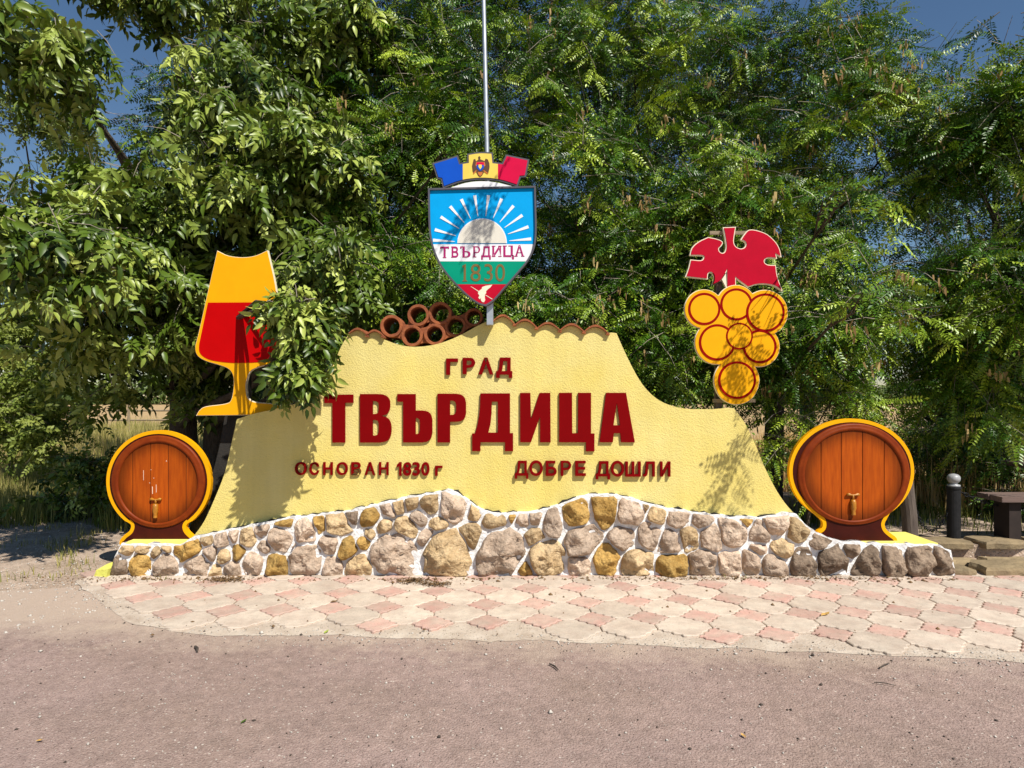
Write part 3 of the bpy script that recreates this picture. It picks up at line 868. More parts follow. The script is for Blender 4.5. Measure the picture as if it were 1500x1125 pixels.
rim = offset([((x_-CX)*GD/F, CAMZ-(y_-HY)*GD/F) for x_, y_ in gl], 0.0055)
plate('edge_strip', [rim], GD-0.022, GD+0.012, M['edge_white'], glass)
red = dedupe([(307, 444), (406, 443.5)] + cr([(406, 443.5), (409, 480), (407.5, 505), (402, 521), (388, 529.5), (358, 532), (332, 531), (309, 527), (296.5, 519), (294, 508), (297.5, 489), (307, 444)], 5))
plate('wine_panel', [red], GD-0.033, GD-0.029, M['sign_red'], glass, d=GD)
mb = MB(); a = P(353, 604, GD); mb.box((a.x-.05, GD+.04, -.05), (a.x+.05, GD+.12, a.z+.55))
mb.build('support_post', M['dark_metal'], glass)

# ------------------------------------------------------------------ grape sign
BD = 6.02
grape = thing('grape_sign', 'cut-out grape bunch sign of yellow red-ringed berries under a red vine leaf', 'sign', P(1078, 600, BD))
Z = lambda l: [(950+x_/3.75, 320+y_/3.75) for x_, y_ in l]
leaf = dedupe(Z([(412, 55), (472, 53)]) + cr(Z([(472, 53), (464, 100), (462, 135), (475, 160), (503, 172), (528, 163), (537, 142), (528, 125), (510, 116)]), 3) +
   cr(Z([(510, 116), (528, 90), (552, 68), (600, 74), (650, 95), (692, 135), (712, 170), (721, 206)]), 3) + Z([(690, 190), (697, 217)]) +
   cr(Z([(697, 217), (655, 214), (632, 226), (631, 246), (652, 260), (692, 262)]), 3) + cr(Z([(692, 262), (698, 310), (711, 355), (727, 392)]), 3) +
   cr(Z([(727, 392), (690, 368), (640, 358), (590, 360), (545, 374)]), 3) + cr(Z([(545, 374), (515, 352), (492, 335), (473, 318)]), 2) + Z([(473, 376), (430, 378), (430, 275)]) +
   cr(Z([(430, 275), (412, 310), (388, 343), (354, 360)]), 3) + cr(Z([(354, 360), (362, 335), (358, 308), (340, 294), (322, 302), (318, 330)]), 3) +
   cr(Z([(318, 330), (265, 325), (206, 318)]), 2) + cr(Z([(206, 318), (222, 275), (232, 232)]), 2) + cr(Z([(232, 232), (285, 236), (303, 222), (298, 203), (230, 200)]), 3) +
   cr(Z([(230, 200), (240, 165), (275, 133), (325, 109)]), 3) + cr(Z([(325, 109), (370, 118), (400, 132), (394, 150), (380, 165), (384, 186), (403, 196), (420, 186), (428, 155), (422, 105), (412, 55)]), 3))
lw = [((x_-CX)*BD/F, CAMZ-(y_-HY)*BD/F) for x_, y_ in leaf]
plate('leaf_edge', [offset(lw, 0.0085)], BD-0.012, BD+0.02, M['edge_white'], grape)
plate('vine_leaf', [lw], BD-0.018, BD+0.012, M['leaf_red'], grape)
circles = [(1030, 453.3, 23.5), (1076.7, 446.7, 23.5), (1118.8, 458.7, 28), (1048.7, 502, 26.5), (1110.5, 508, 24.5), (1081, 493, 19.5), (1077.5, 557, 27.5)]
def union_outline(cs):
    """outer outline of overlapping discs, walked by nearest neighbour"""
    pts = []
    for i, (x_, y_, r) in enumerate(cs):
        for k in range(90):
            a = 2*math.pi*k/90
            q = (x_+r*math.cos(a), y_+r*math.sin(a))
            if all(j == i or math.hypot(q[0]-u[0], q[1]-u[1]) > u[2]+.05 for j, u in enumerate(cs)): pts.append(q)
    cen = (sum(p[0] for p in pts)/len(pts), sum(p[1] for p in pts)/len(pts))
    cur = max(pts, key=lambda p: p[1]); out = [cur]; pts.remove(cur)
    while pts:
        nx = min(pts, key=lambda p: math.hypot(p[0]-cur[0], p[1]-cur[1]))
        if math.hypot(nx[0]-cur[0], nx[1]-cur[1]) > 12: break
        out.append(nx); pts.remove(nx); cur = nx
    return out
ext = [4.3, 4.3, 4.6, 5, 4.6, 3, 5]
bo = union_outline([(x_, y_, r+e) for (x_, y_, r), e in zip(circles, ext)] + [(1077.5, 561, 31), (1079, 527, 17)])
plate('berry_board', [bo], BD-0.035, BD+0.005, M['sign_yellow'], grape, d=BD)
bw = [((x_-CX)*BD/F, CAMZ-(y_-HY)*BD/F) for x_, y_ in bo]
plate('board_edge', [offset(bw, 0.006)], BD-0.024, BD, M['edge_white'], grape)
order = [1, 0, 3, 4, 2, 5, 6]
for lev, k in enumerate(order):
    x_, y_, r = circles[k]
    yf = BD-0.0370-0.0009*lev
    n_ = 40
    rg = plate('berry_ring', [circ(x_, y_, r, n=44), circ(x_, y_, r-3.4 if k != 5 else r-2.4, n=44)], yf-0.0005, BD-0.0345, M['ring_red'], grape, d=BD)
    plate('berry', [circ(x_, y_, r-1.5, n=40)], yf, BD-0.0348, M['sign_yellow'], rg, d=BD)
mb = MB()
a = P(1056, 470, BD); mb.box((a.x-.03, BD+.05, -.05), (a.x+.03, BD+.11, P(0, 345, BD).z))
mb.build('support_post', M['post_wood'], grape)
for (x0, x1, yy) in ((1041, 1098, 340), (1046, 1108, 587)):
    mb = MB(); a, b = P(x0, yy+2.6, BD), P(x1, yy-2.6, BD); mb.box((a.x, BD+.022, a.z), (b.x, BD+.048, b.z))
    mb.build('support_rail', M['old_wood'], grape)

# ------------------------------------------------------------------ coat of arms
HD = 5.68
sh = thing('coat_of_arms_sign', 'shield shaped town crest with rising white sun under a blue yellow red crown', 'sign', P(712, 448, HD))
W2 = lambda l, d=HD: [((x_-CX)*d/F, CAMZ-(y_-HY)*d/F) for x_, y_ in l]
outer = dedupe([(627.5, 277), (784.7, 273.4)] + cr([(784.7, 273.4), (785.6, 310), (786, 339), (783.5, 362), (774, 382.5), (756.6, 404), (739, 424), (724, 441), (712, 449)], 5) +
   cr([(712, 449), (699, 445), (682, 432), (662, 411.8), (644.6, 389), (633.6, 364), (629, 339), (627.7, 305), (627.5, 277)], 5))
ow = W2(outer)
inn = offset(ow, -0.0155)
plate('frame', [ow, offset(ow, -0.0150)], HD-0.026, HD+0.03, M['frame_grey'], sh)
plate('back_board', [offset(ow, -0.006)], HD+0.004, HD+0.022, M['frame_grey'], sh)
zz = lambda y_: CAMZ-(y_-HY)*HD/F
def band_of(y0, y1):
    return clip(clip(inn, 0, 1, zz(y0)), 0, -1, -zz(y1))
plate('blue_field', [band_of(200, 357.9)], HD-0.006, HD+0.006, M['blue_sky'], sh)
plate('white_band', [band_of(358, 383)], HD-0.006, HD+0.006, M['white'], sh)
plate('green_band', [band_of(383.1, 416.5)], HD-0.006, HD+0.006, M['shield_green'], sh)
plate('red_tip', [band_of(416.6, 460)], HD-0.006, HD+0.006, M['shield_red'], sh)
sc = (706.3, 356.6)
plate('sun_edge', [circ(sc[0], sc[1], 36.2, n=36, a0=0, a1=180)], HD-0.0085, HD-0.005, M['white'], sh, d=HD)
plate('sun', [circ(sc[0], sc[1], 35.0, n=36, a0=0, a1=180)], HD-0.010, HD-0.005, M['sun_cream'], sh, d=HD)
for a in (176.5, 164, 147.5, 131, 115.3, 98.8, 82.4, 66.3, 50, 34.8, 19.6, 5):
    ca, sa = math.cos(math.radians(a)), -math.sin(math.radians(a))
    ri, ro = 40.0, 70.5+1.5*abs(math.cos(math.radians(a)))
    tr = [(sc[0]+ca*ri-sa*.35, sc[1]+sa*ri+ca*.35), (sc[0]+ca*ri+sa*.35, sc[1]+sa*ri-ca*.35), (sc[0]+ca*ro+sa*2.3, sc[1]+sa*ro-ca*2.3), (sc[0]+ca*ro-sa*2.3, sc[1]+sa*ro+ca*2.3)]
    plate('sun_ray', [tr], HD-0.0095, HD-0.005, M['white'], sh, d=HD)
SL = [('Т',645,657.9,361.5,378),('В',661.8,671.5,361.3,377.5),('Ъ',674.3,689.4,361.2,377.3),('Р',693.5,703.5,361,377),('Д',705,719,361,380),('И',721.3,734,360.3,376.3),('Ц',737.4,753,360,380),('А',754.6,767.3,359.5,376)]
SERIF = {'Т': [(.0,.12,.0,.2),(.88,1,.0,.2),(.3,.7,.94,1)], 'В': [(-.08,.3,.95,1),(-.08,.3,0,.05)], 'Ъ': [(0,.12,0,.2)], 'Р': [(-.1,.45,.94,1),(-.1,.2,0,.05)], 'Д': [(0,.16,.84,1.02),(.84,1,.84,1.02)], 'И': [(-.06,.36,0,.06),(.68,1.06,0,.06),(-.06,.36,.94,1),(.68,1.06,.94,1)], 'Ц': [(-.05,.33,0,.05),(.48,.86,0,.05)], 'А': [(-.08,.3,.94,1),(.7,1.08,.94,1)]}
for ch, x0, x1, y0, y1 in SL:
    if ch in 'РЪ': l_ = shape_glyph('letter', ch+'s', x0, x1, y0, y1, HD, HD-0.0085, HD-0.005, M['crimson'], sh, 'crimson letter ' + ch)
    else: l_ = glyph('letter', ch, x0, x1, y0, y1, HD, HD-0.0085, HD-0.005, M['crimson'], sh, 0.02, 'crimson letter ' + ch)
    for (a, b, c, e) in SERIF[ch]:
        mb = MB()
        p, q = P(x0+(x1-x0)*a, y0+(y1-y0)*e, HD), P(x0+(x1-x0)*b, y0+(y1-y0)*c, HD)
        mb.box((p.x, HD-0.0089, p.z), (q.x, HD-0.0055, q.z))
        mb.build('serif', M['crimson'], l_)
for ch, x0, x1 in (('1', 677.5, 684.5), ('8', 689.4, 704.3), ('3', 709.5, 721.8), ('0', 725.5, 739.8)):
    if ch == '1': shape_glyph('digit', '1s', x0, x1, 387, 412.5, HD, HD-0.0085, HD-0.005, M['bronze_print'], sh, 'bronze digit 1')
    else: glyph('digit', ch, x0, x1, 387, 412.5, HD, HD-0.0085, HD-0.005, M['bronze_print'], sh, 0.0, 'bronze digit ' + ch)
Y8 = lambda l: [(625+x_/8.824, 340+y_/8.824) for x_, y_ in l]
plate('bird_emblem', [Y8([(850,680),(825,715),(795,738),(768,765),(770,790),(752,812),(752,850),(757,880),(742,908),(718,905),(700,880),(705,850),(688,870),(668,850),(682,822),(664,795),(670,770),(690,752),(712,735),(718,712),(760,696),(800,690)])], HD-0.0085, HD-0.005, M['edge_white'], sh, d=HD)
for l in ([(568,704),(576,704),(675,765),(668,772)], [(755,815),(762,812),(852,866),(846,872)]):
    plate('lance', [Y8(l)], HD-0.008, HD-0.005, M['edge_white'], sh, d=HD)
crown = dedupe([(633.2, 239), (670.8, 227.6), (674.3, 238.8), (684.5, 237.2), (684.2, 225.5)] + cr([(684.2, 225.5), (703, 222.8), (722, 223.5)], 3) + [(723.5, 237.5), (735.5, 238.8), (741, 226.5), (775.5, 233.6), (770.5, 259.5), (763, 260), (758.5, 273.5)] +
   cr([(758.5, 273.5), (732, 265.5), (704, 263), (676, 266.5), (649, 276)], 4) + [(646, 263), (640.5, 262)])
cw = W2(crown)
plate('crown_frame', [cw], HD-0.004, HD+0.028, M['frame_grey'], sh)
ci = offset(cw, -0.0145)
xx = lambda x_: (x_-CX)*HD/F
plate('crown_blue', [clip(ci, 1, 0, xx(677.9))], HD-0.009, HD+0.01, M['flag_blue'], sh)
plate('crown_yellow', [clip(clip(ci, 1, 0, xx(729.3)), -1, 0, -xx(678))], HD-0.009, HD+0.01, M['flag_yellow'], sh)
plate('crown_red', [clip(ci, -1, 0, -xx(729.4))], HD-0.009, HD+0.01, M['flag_red'], sh)
plate('arch_panel', [dedupe(cr([(660, 274.8), (682, 268), (704, 265.5), (728, 267.5), (750, 272.8)], 4))], HD-0.001, HD+0.02, M['white'], sh, d=HD)
# state eagle on the yellow field
e7 = lambda l: [(640+x_/10, 220+y_/10) for x_, y_ in l]
eg = plate('eagle', [e7([(620,90),(640,110),(636,140),(700,165),(712,130),(745,140),(770,200),(772,260),(752,350),(730,330),(700,305),(690,330),(660,380),(632,398),(606,380),(580,330),(566,305),(545,355),(525,320),(516,235),(540,140),(562,135),(575,170),(612,140),(604,112)])], HD-0.0115, HD-0.008, M['eagle'], sh, d=HD)
plate('eagle_wing', [e7([(575,180),(700,180),(712,230),(690,250),(590,250),(566,230)])], HD-0.0125, HD-0.011, M['print_orange'], eg, d=HD)
plate('eagle_shield', [e7([(583,185),(690,185),(690,222),(583,222)])], HD-0.0135, HD-0.012, M['flag_red'], eg, d=HD)
plate('eagle_shield', [e7([(583,224),(690,224),(690,265),(660,300),(637,310),(614,300),(583,265)])], HD-0.0135, HD-0.012, M['flag_blue'], eg, d=HD)
plate('eagle_head', [e7([(612,218),(655,218),(662,250),(637,290),(610,250)])], HD-0.0145, HD-0.013, M['flag_yellow'], eg, d=HD)
plate('eagle_tail', [e7([(598,330),(674,330),(655,372),(635,385),(614,372)])], HD-0.0130, HD-0.011, M['print_orange'], eg, d=HD)
for l in ([(690,300),(750,345),(742,356),(682,312)], [(575,300),(530,345),(536,356),(584,312)]):
    plate('eagle_claw', [e7(l)], HD-0.0130, HD-0.011, M['print_orange'], eg, d=HD)

# mast behind the shield
PD = 5.86
mb = MB()
pts = [Vector((P(718, 0, PD).x, PD+.06, 1.2)), P(718, 480, PD+.06), P(717.2, 440, PD+.06), P(713.5, 230, PD+.06), P(708.5, 0, PD+.06), P(707, -90, PD+.06)]
mb.tube(pts, [.026, .026, .026, .0225, .019, .018], 12)
mast = thing('flagpole', 'tall thin grey metal pole rising behind the town crest', 'pole', P(718, 470, PD+.06))
mb.build('pole', M['metal'], mast, smooth=True)
mb = MB(); a, b = P(714, 470, PD), P(723, 425, PD)
mb.box((a.x, HD+.032, a.z-.05), (b.x, PD+.02, b.z)); mb.build('bracket', M['metal'], mast)

# ------------------------------------------------------------------ barrel signs
def barrel(label, d, outline, rim_c, rim_r, disc_r, disc_c, seams, tap, drips, group='barrel head cut-out signs'):
    t = thing('barrel_sign', label, 'sign', P(rim_c[0], 796, d), group)
    def W(l): return [((x_-CX)*d/F, CAMZ-(y_-HY)*d/F) for x_, y_ in l]
    ow = W(outline)
    plate('board', [ow], d-0.02, d+0.025, M['sign_yellow'], t)
    plate('barrel_body', [offset(ow, -5.3*d/F)], d-0.023, d-0.018, M['dark_wood'], t)
    # rim: a raised moulded ring
    mb = MB()
    n = 64
    prof = [(1.0, 0.0), (.992, .012), (.965, .018), (.93, .015), (.915, .020), (.885, .021), (.855, .016), (.85, .004)]
    vs, fs = [], []
    for s, h in prof:
        k = (s-.85)/.15
        rx = disc_r[0]+(rim_r[0]-disc_r[0])*k; ry = disc_r[1]+(rim_r[1]-disc_r[1])*k
        cx = disc_c[0]+(rim_c[0]-disc_c[0])*k; cy = disc_c[1]+(rim_c[1]-disc_c[1])*k
        for q in range(n):
            a = 2*math.pi*q/n
            p = P(cx+rx*math.cos(a), cy-ry*math.sin(a), d)
            vs.append((p.x, d-0.0225-h, p.z))
    for s in range(len(prof)-1):
        for q in range(n): fs.append((s*n+q, s*n+(q+1) % n, (s+1)*n+(q+1) % n, (s+1)*n+q))
    mb.add(vs, fs); mb.build('rim', M['rim_wood'], t, smooth=True)
    dc = circ(disc_c[0], disc_c[1], disc_r[0]+.6, disc_r[1]+.6, n=56)
    plate('head_back', [dc], d-0.0242, d-0.020, M['seam'], t, d=d)
    cc = P(disc_c[0]+2, disc_c[1]-1, d); wm = stave_print('stave_print', tuple(cc), disc_r[0]*d/F, disc_r[1]*d/F)
    xs = [disc_c[0]-disc_r[0]-2]+seams+[disc_c[0]+disc_r[0]+2]
    for k in range(5):
        pl = clip(clip(dc, 1, 0, xs[k+1]-.55), -1, 0, -(xs[k]+.55))
        plate('stave', [pl], d-0.0295-0.0006*(k % 2), d-0.0235, wm, t, d=d)
    # tap: handle, body and spout
    tx, t0, t1 = tap
    u = (t1-t0)/30.0
    tp = MB()
    Q = lambda x_, y_, o: Vector(P(x_, y_, d)) + Vector((0, -o, 0))
    tp.tube([Q(tx, t0+2*u, .045), Q(tx, t0+9*u, .045)], [.008, .010], 10)
    tp.tube([Q(tx, t0+9*u, .045), Q(tx, t0+12*u, .048), Q(tx, t0+21*u, .050), Q(tx, t0+24*u, .05), Q(tx, t1-u, .052), Q(tx, t1, .052)], [.018, .024, .024, .017, .017, .019], 12)
    tp.tube([Q(tx, t0+14*u, .02), Q(tx, t0+14*u, .045)], [.018, .018], 10)
    tap_o = tp.build('tap', M['tap'], t, smooth=True)
    hd = MB()
    hd.tube([Q(tx-8.5*u, t0+2.4*u, .045), Q(tx-6*u, t0+2*u, .045), Q(tx-2*u, t0+3*u, .045), Q(tx, t0+3*u, .045), Q(tx+2*u, t0+3*u, .045), Q(tx+6*u, t0+2*u, .045), Q(tx+8.5*u, t0+2.4*u, .045)], [.010, .014, .007, .009, .007, .014, .010], 8)
    hd.build('tap_handle', M['tap'], tap_o, smooth=True)
    for (x_, y0, y1, wd) in drips:
        plate('paint_chip', [[(x_-wd, y0), (x_+wd*.8, y0+.4), (x_+wd, y1-.5), (x_-wd*.6, y1)]], d-0.0312, d-0.0290, M['drip'], t, d=d)
    return t
def tilt_circ(cx, cy, rx, ry, a0, a1, n):
    return [(cx+rx*math.cos(math.radians(a0+(a1-a0)*k/n)), cy-ry*math.sin(math.radians(a0+(a1-a0)*k/n))) for k in range(n+1)]
LB = dedupe(tilt_circ(234, 705, 76.5, 75, -50, 230, 48) +
     cr([(184.8, 762.5), (191.5, 766), (194, 770), (191.5, 777), (184, 783), (178, 790), (176.8, 795.5)], 4) + [(177, 797)] + [(291, 797)] + cr([(291, 796), (289, 789), (282, 783), (276, 777), (274, 771), (276.5, 766), (283.2, 762.5)], 4))
barrel('smaller barrel head cut-out with pale paint drips, at the left end of the stone base', 5.97, LB, (234, 705), (68.5, 67.5), (57.5, 58.5), (234, 706.5), [197, 223.3, 249, 275], (232, 728, 757),
       [(213, 688, 703, .3), (226, 712, 723, .5), (231.5, 709, 721, .35), (222, 706, 707.5, .45), (228, 699, 700.5, .4), (246.5, 674, 675.6, .6), (185.5, 740, 746, .45), (224, 687, 688, .5)])
RB = dedupe(tilt_circ(1246, 690, 91.3, 77, -52, 232, 52) +
     cr([(1189.8, 750.7), (1197.5, 757), (1203.5, 764), (1203, 772), (1196, 778), (1190, 788)], 4) + [(1189, 797), (1313.5, 797)] + cr([(1313.5, 796), (1311, 787), (1302, 780), (1296, 774), (1294, 767), (1297, 760), (1302.2, 750.7)], 4))
barrel('larger barrel head cut-out with a clean face, at the right end of the stone base', 5.90, RB, (1248, 694), (82, 74.2), (71, 65.4), (1247.5, 696), [1200.5, 1230, 1261, 1292.5], (1246, 721, 753), [])

# ------------------------------------------------------------------ bollard, chains, post, picnic furniture
bd = 6.62
bp = G(1397, 796, TZ); bp = Vector((P(1397, 0, bd).x, bd, TZ))
bol = thing('bollard', 'slim black bollard with a silver ball finial and chains beside the step', 'bollard', bp)
mb = MB(); mb.lathe([(.062, -.1), (.062, .50), (.070, .505), (.070, .525)], bp, 18); mb.build('post', M['dark_metal'], bol, smooth=False)
mb = MB()
mb.lathe([(.058, .525), (.058, .545), (.034, .55), (.032, .562), (.046, .572), (.058, .592), (.061, .612), (.055, .634), (.038, .650), (.012, .657)], bp, 18)
mb.build('finial', M['silver'], bol, smooth=True)
def chain(p0, p1, sag, n, label):
    mb = MB()
    pts = []
    for k in range(n+1):
        t = k/n
        p = p0.lerp(p1, t); p.z -= sag*4*t*(1-t); pts.append(p)
    for k in range(n):
        a, b = pts[k], pts[k+1]
        d_ = (b-a).normalized(); m_ = (a+b)/2; L_ = (b-a).length*0.66
        s = d_.cross(Vector((0, 0, 1))); s.normalize(); u_ = d_.cross(s)
        side = s if k % 2 else u_
        ring = [m_+d_*L_*math.cos(q)+side*.016*math.sin(q) for q in [2*math.pi*j/10 for j in range(10)]]
        mb.tube(ring+[ring[0]], .0055, 5, cap=False)
    return tag(mb.build('chain', M['dark_metal']), label, 'chain', 'bollard chains')
e0 = bp+Vector((0, -.03, .50))
post_b = Vector((P(1330, 0, 6.75).x, 6.75, TZ))
chain(e0, Vector((post_b.x+.06, 6.75, TZ+.30)), .33, 26, 'black chain drooping from the bollard towards the leaning wooden post')
chain(e0, Vector((6.2, 6.9, TZ+.42)), .19, 34, 'black chain running from the bollard to the right behind the bench')
mb = MB(); mb.tube([post_b+Vector((.03, 0, -.1)), post_b+Vector((.015, 0, .2)), post_b+Vector((-.03, 0, .62))], [.075, .072, .068], 14)
tag(mb.build('wooden_post', M['post_wood'], smooth=False), 'dark round wooden post leaning behind the right barrel sign', 'post')
def plank_thing(name, label, cat, x0, x1, y0, y1, z, n, th_, legs):
    t = thing(name, label, cat, ((x0+x1)/2, (y0+y1)/2, TZ))
    wd = (y1-y0)/n
    for k in range(n):
        mb = MB(); mb.box((x0-random.uniform(0, .02), y0+k*wd+.006, z-th_), (x1, y0+(k+1)*wd-.006, z+random.uniform(-.003, .003)))
        mb.build('plank', M['bench_wood'], t)
    for lx in legs:
        mb = MB(); mb.box((lx-.06, y0+.07, TZ-.05), (lx+.06, y1-.07, z-th_-.002)); mb.build('leg', M['bench_leg'], t)
    return t
plank_thing('bench', 'low brown plank bench at the right edge', 'bench', 4.88, 6.7, 6.45, 6.80, TZ+.445, 2, .055, (5.06, 6.4))
plank_thing('picnic_table', 'brown plank picnic table in shade behind the bench', 'table', 5.93, 7.9, 7.15, 7.85, TZ+.67, 4, .05, (6.25, 7.6))

# far fence beyond the walnut trunk
fn = thing('fence', 'distant pale pole fence with a diagonal brace at the edge of the stubble field', 'fence', (-11.5, 24, 0))
for x_ in (-14.2, -12.6, -11.2, -10.0, -8.8):
    mb = MB(); mb.tube([(x_, 24, -.1), (x_+.02, 24, 1.25)], .05, 6); mb.build('post', M['old_wood'], fn)
for z_ in (.35, .7, 1.05):
    mb = MB(); mb.tube([(-15, 24.06, z_), (-8, 24.06, z_+.02)], .035, 6); mb.build('rail', M['old_wood'], fn)
mb = MB(); mb.tube([(-11.2, 23.92, 1.15), (-10.3, 23.92, .1)], .05, 6); mb.build('brace', M['white'], fn)
# ------------------------------------------------------------------ vegetation
def unit(a):
    return a / np.maximum(1e-9, np.linalg.norm(a, axis=-1, keepdims=True))

def frames(ax, up):
    a = unit(ax)
    n = unit(up - (up*a).sum(-1, keepdims=True)*a)
    b = np.cross(n, a)
    return np.stack([a, b, n], axis=-1)          # columns: along, across, normal

def leaflet(base, direc, L, Wd, curl, fold, fine):
    """one leaflet lying about the xy plane: verts, quads, tris"""
    d = np.array(direc, float); d /= np.linalg.norm(d)
    s = np.array([-d[1], d[0], 0.0]); s /= np.linalg.norm(s)
    up = np.array([0, 0, 1.0])
    b = np.array(base, float)
    pt = lambda t, w_, z: b + d*L*t + s*Wd*w_ + up*z*L
    if fine:
        v = [pt(0, 0, 0), pt(.30, -.42, fold-curl*.09), pt(.30, 0, -curl*.09), pt(.30, .42, fold-curl*.09), pt(.64, -.40, fold-curl*.41), pt(.64, 0, -curl*.41), pt(.64, .40, fold-curl*.41), pt(1, 0, -curl)]
        q = [(1, 4, 5, 2), (2, 5, 6, 3)]
        t = [(0, 1, 2), (0, 2, 3), (4, 7, 5), (5, 7, 6)]
    else:
        v = [pt(0, 0, 0), pt(.5, -.5, fold-curl*.25), pt(1, 0, -curl), pt(.5, .5, fold-curl*.25)]
        q = []
        t = [(0, 1, 2), (0, 2, 3)]
    return v, q, t

def leaf_template(pairs, L, ll, lw, seed, curl=.35, fold=.10, fine=True, spread=60, droop=.25, stalk=.25):
    rr = random.Random(seed)
    V, Q, T = [], [], []
    def add(v, q, t):
        b = len(V); V.extend(v)
        Q.extend([tuple(i+b for i in f) for f in q]); T.extend([tuple(i+b for i in f) for f in t])
    zc = lambda t: -droop*L*t*t
    for k in range(pairs):
        t = stalk+(1-stalk)*(k/(pairs)) if pairs > 1 else .6
        for sgn in (1, -1):
            a = math.radians(spread+rr.uniform(-12, 12))
            f = (0.8+.25*math.sin(math.pi*(k+.8)/(pairs+.6)))*rr.uniform(.85, 1.1)
            add(*leaflet((L*t, 0, zc(t)), (math.cos(a), sgn*math.sin(a), rr.uniform(-.35, .05)), ll*f, lw*f, curl*rr.uniform(.4, 1.4), fold, fine))
    add(*leaflet((L, 0, zc(1)), (1, rr.uniform(-.1, .1), -.3), ll*1.1, lw*1.1, curl, fold, fine))
    # stalk as a thin folded strip
    n0 = len(V)
    w_ = 0.0018*L/.2
    V.extend([np.array((0, -w_, 0)), np.array((0, w_, 0)), np.array((L*.5, -w_, zc(.5))), np.array((L*.5, w_, zc(.5))), np.array((L, 0, zc(1)))])
    Q.append((n0, n0+2, n0+3, n0+1)); T.append((n0+2, n0+4, n0+3))
    return np.array(V, float), np.array(Q, int).reshape(-1, 4), np.array(T, int).reshape(-1, 3)

TPL = {
 'walnut': [leaf_template(3, .235, .112, .056, s, curl=.45, fold=.10, spread=58, droop=.30) for s in range(5)],
 'locust': [leaf_template(7, .23, .044, .021, 20+s, curl=.15, fold=.05, fine=False, spread=68, droop=.28, stalk=.16) for s in range(5)],
 'small': [leaf_template(2, .10, .060, .038, 40+s, curl=.3, fold=.08, fine=False, spread=62, droop=.2) for s in range(4)],
}

def scatter(tpl, pos, R, sc, tint, name, m, parent=None, kind=None):
    """all leaves of one kind baked into a single mesh"""
    VV, QQ, TT, TI = [], [], [], []
    base = 0
    which = RNG.integers(0, len(tpl), len(pos))
    for w_ in range(len(tpl)):
        s = which == w_
        if not s.any(): continue
        V, Q, T = tpl[w_]
        X = np.einsum('nij,kj->nki', R[s], V)*sc[s][:, None, None] + pos[s][:, None, :]
        n, k = len(X), len(V)
        idx = (np.arange(n)*k+base)[:, None, None]
        VV.append(X.reshape(-1, 3))
        if len(Q): QQ.append((Q[None]+idx).reshape(-1, 4))
        if len(T): TT.append((T[None]+idx).reshape(-1, 3))
        TI.append(np.repeat(tint[s], k))
        base += n*k
    polys = ([np.concatenate(QQ)] if QQ else []) + ([np.concatenate(TT)] if TT else [])
    me = np_mesh(name, np.concatenate(VV), polys, tint=np.concatenate(TI))
    return link(name, me, m, parent, kind)

_leafmesh = {}
def leaf_mesh(kind, var, tb, m):
    key = (kind, var, tb, m.name)
    if key not in _leafmesh:
        V, Q, T = TPL[kind][var]
        me = np_mesh('leaf', V, [Q, T] if len(Q) else [T], tint=np.full(len(V), (tb+.5)/6))
        me.materials.append(m)
        _leafmesh[key] = me
    return _leafmesh[key]

def sprays(blobs, per, tl, droop, sc, tint_bias=0.0, shell=0.45, gap=0.35, den=1.0, per_clump=7.0, clump=.13):
    """twigs through each crown lobe with leaves along them"""
    pos, R, S_, T_, tw = [], [], [], [], []
    for (px, py, d, rx, rz, ry, n, *own) in blobs:
        n = int(n*den); tlen = own[0] if own else tl; osc = own[1] if len(own) > 1 else 1.0
        c = np.array(P(px, py, d)); rad = np.array([rx*d/F, ry, rz*d/F])
        # the lobe is made of dense clumps with open space between them
        K = max(1, int(round(n/per_clump)))
        uc = unit(RNG.normal(size=(K, 3))); rc = RNG.random(K)**shell
        cc_ = c + uc*rc[:, None]*rad
        w_ = RNG.integers(0, K, n)
        u = unit(uc[w_]*.5 + RNG.normal(size=(n, 3))*.8)
        o = cc_[w_] + RNG.normal(size=(n, 3))*np.minimum(rad*.4, clump)
        # clumps: drop part of the lobe by a low-frequency noise so that the crown keeps holes
        keep = np.array([noise.noise(Vector((p*np.array([1.1, 1.1, 1.3])).tolist())) > -gap for p in o])
        o, u = o[keep], u[keep]
        n = len(o)
        if n == 0: continue
        t = unit(u*np.array([1, .8, .6]) + np.array([0, -.35, -droop]) + RNG.normal(size=(n, 3))*.45)
        ln = tlen*RNG.uniform(.6, 1.25, n)
        tint0 = RNG.normal(0, .17, n) + tint_bias
        tw.append((o, o+t*ln[:, None]))
        for k in range(per):
            f = (k+.6)/per
            side = 1 if k % 2 else -1
            p = o + t*(ln*f)[:, None] + np.array([0, 0, -1])*(ln*f*f*.25)[:, None]
            s = unit(np.cross(t, np.array([0, 0, 1.0])) + RNG.normal(size=(n, 3))*.15)
            ax = unit(t*(.45+.5*(k == per-1)) + s*side*(.9-.7*(k == per-1)) + np.array([0, 0, -droop*.9]) + RNG.normal(size=(n, 3))*.28)
            up = np.array([0.18, -.45, .85]) + RNG.normal(size=(n, 3))*.72
            pos.append(p); R.append(frames(ax, up)); S_.append(sc*osc*RNG.uniform(.72, 1.2, n)*(1.0-.15*f))
            T_.append(np.clip(.42+tint0+RNG.normal(0, .12, n)+.18*f, 0, 1))
    return np.concatenate(pos), np.concatenate(R), np.concatenate(S_), np.concatenate(T_), (np.concatenate([a for a, b in tw]), np.concatenate([b for a, b in tw]))

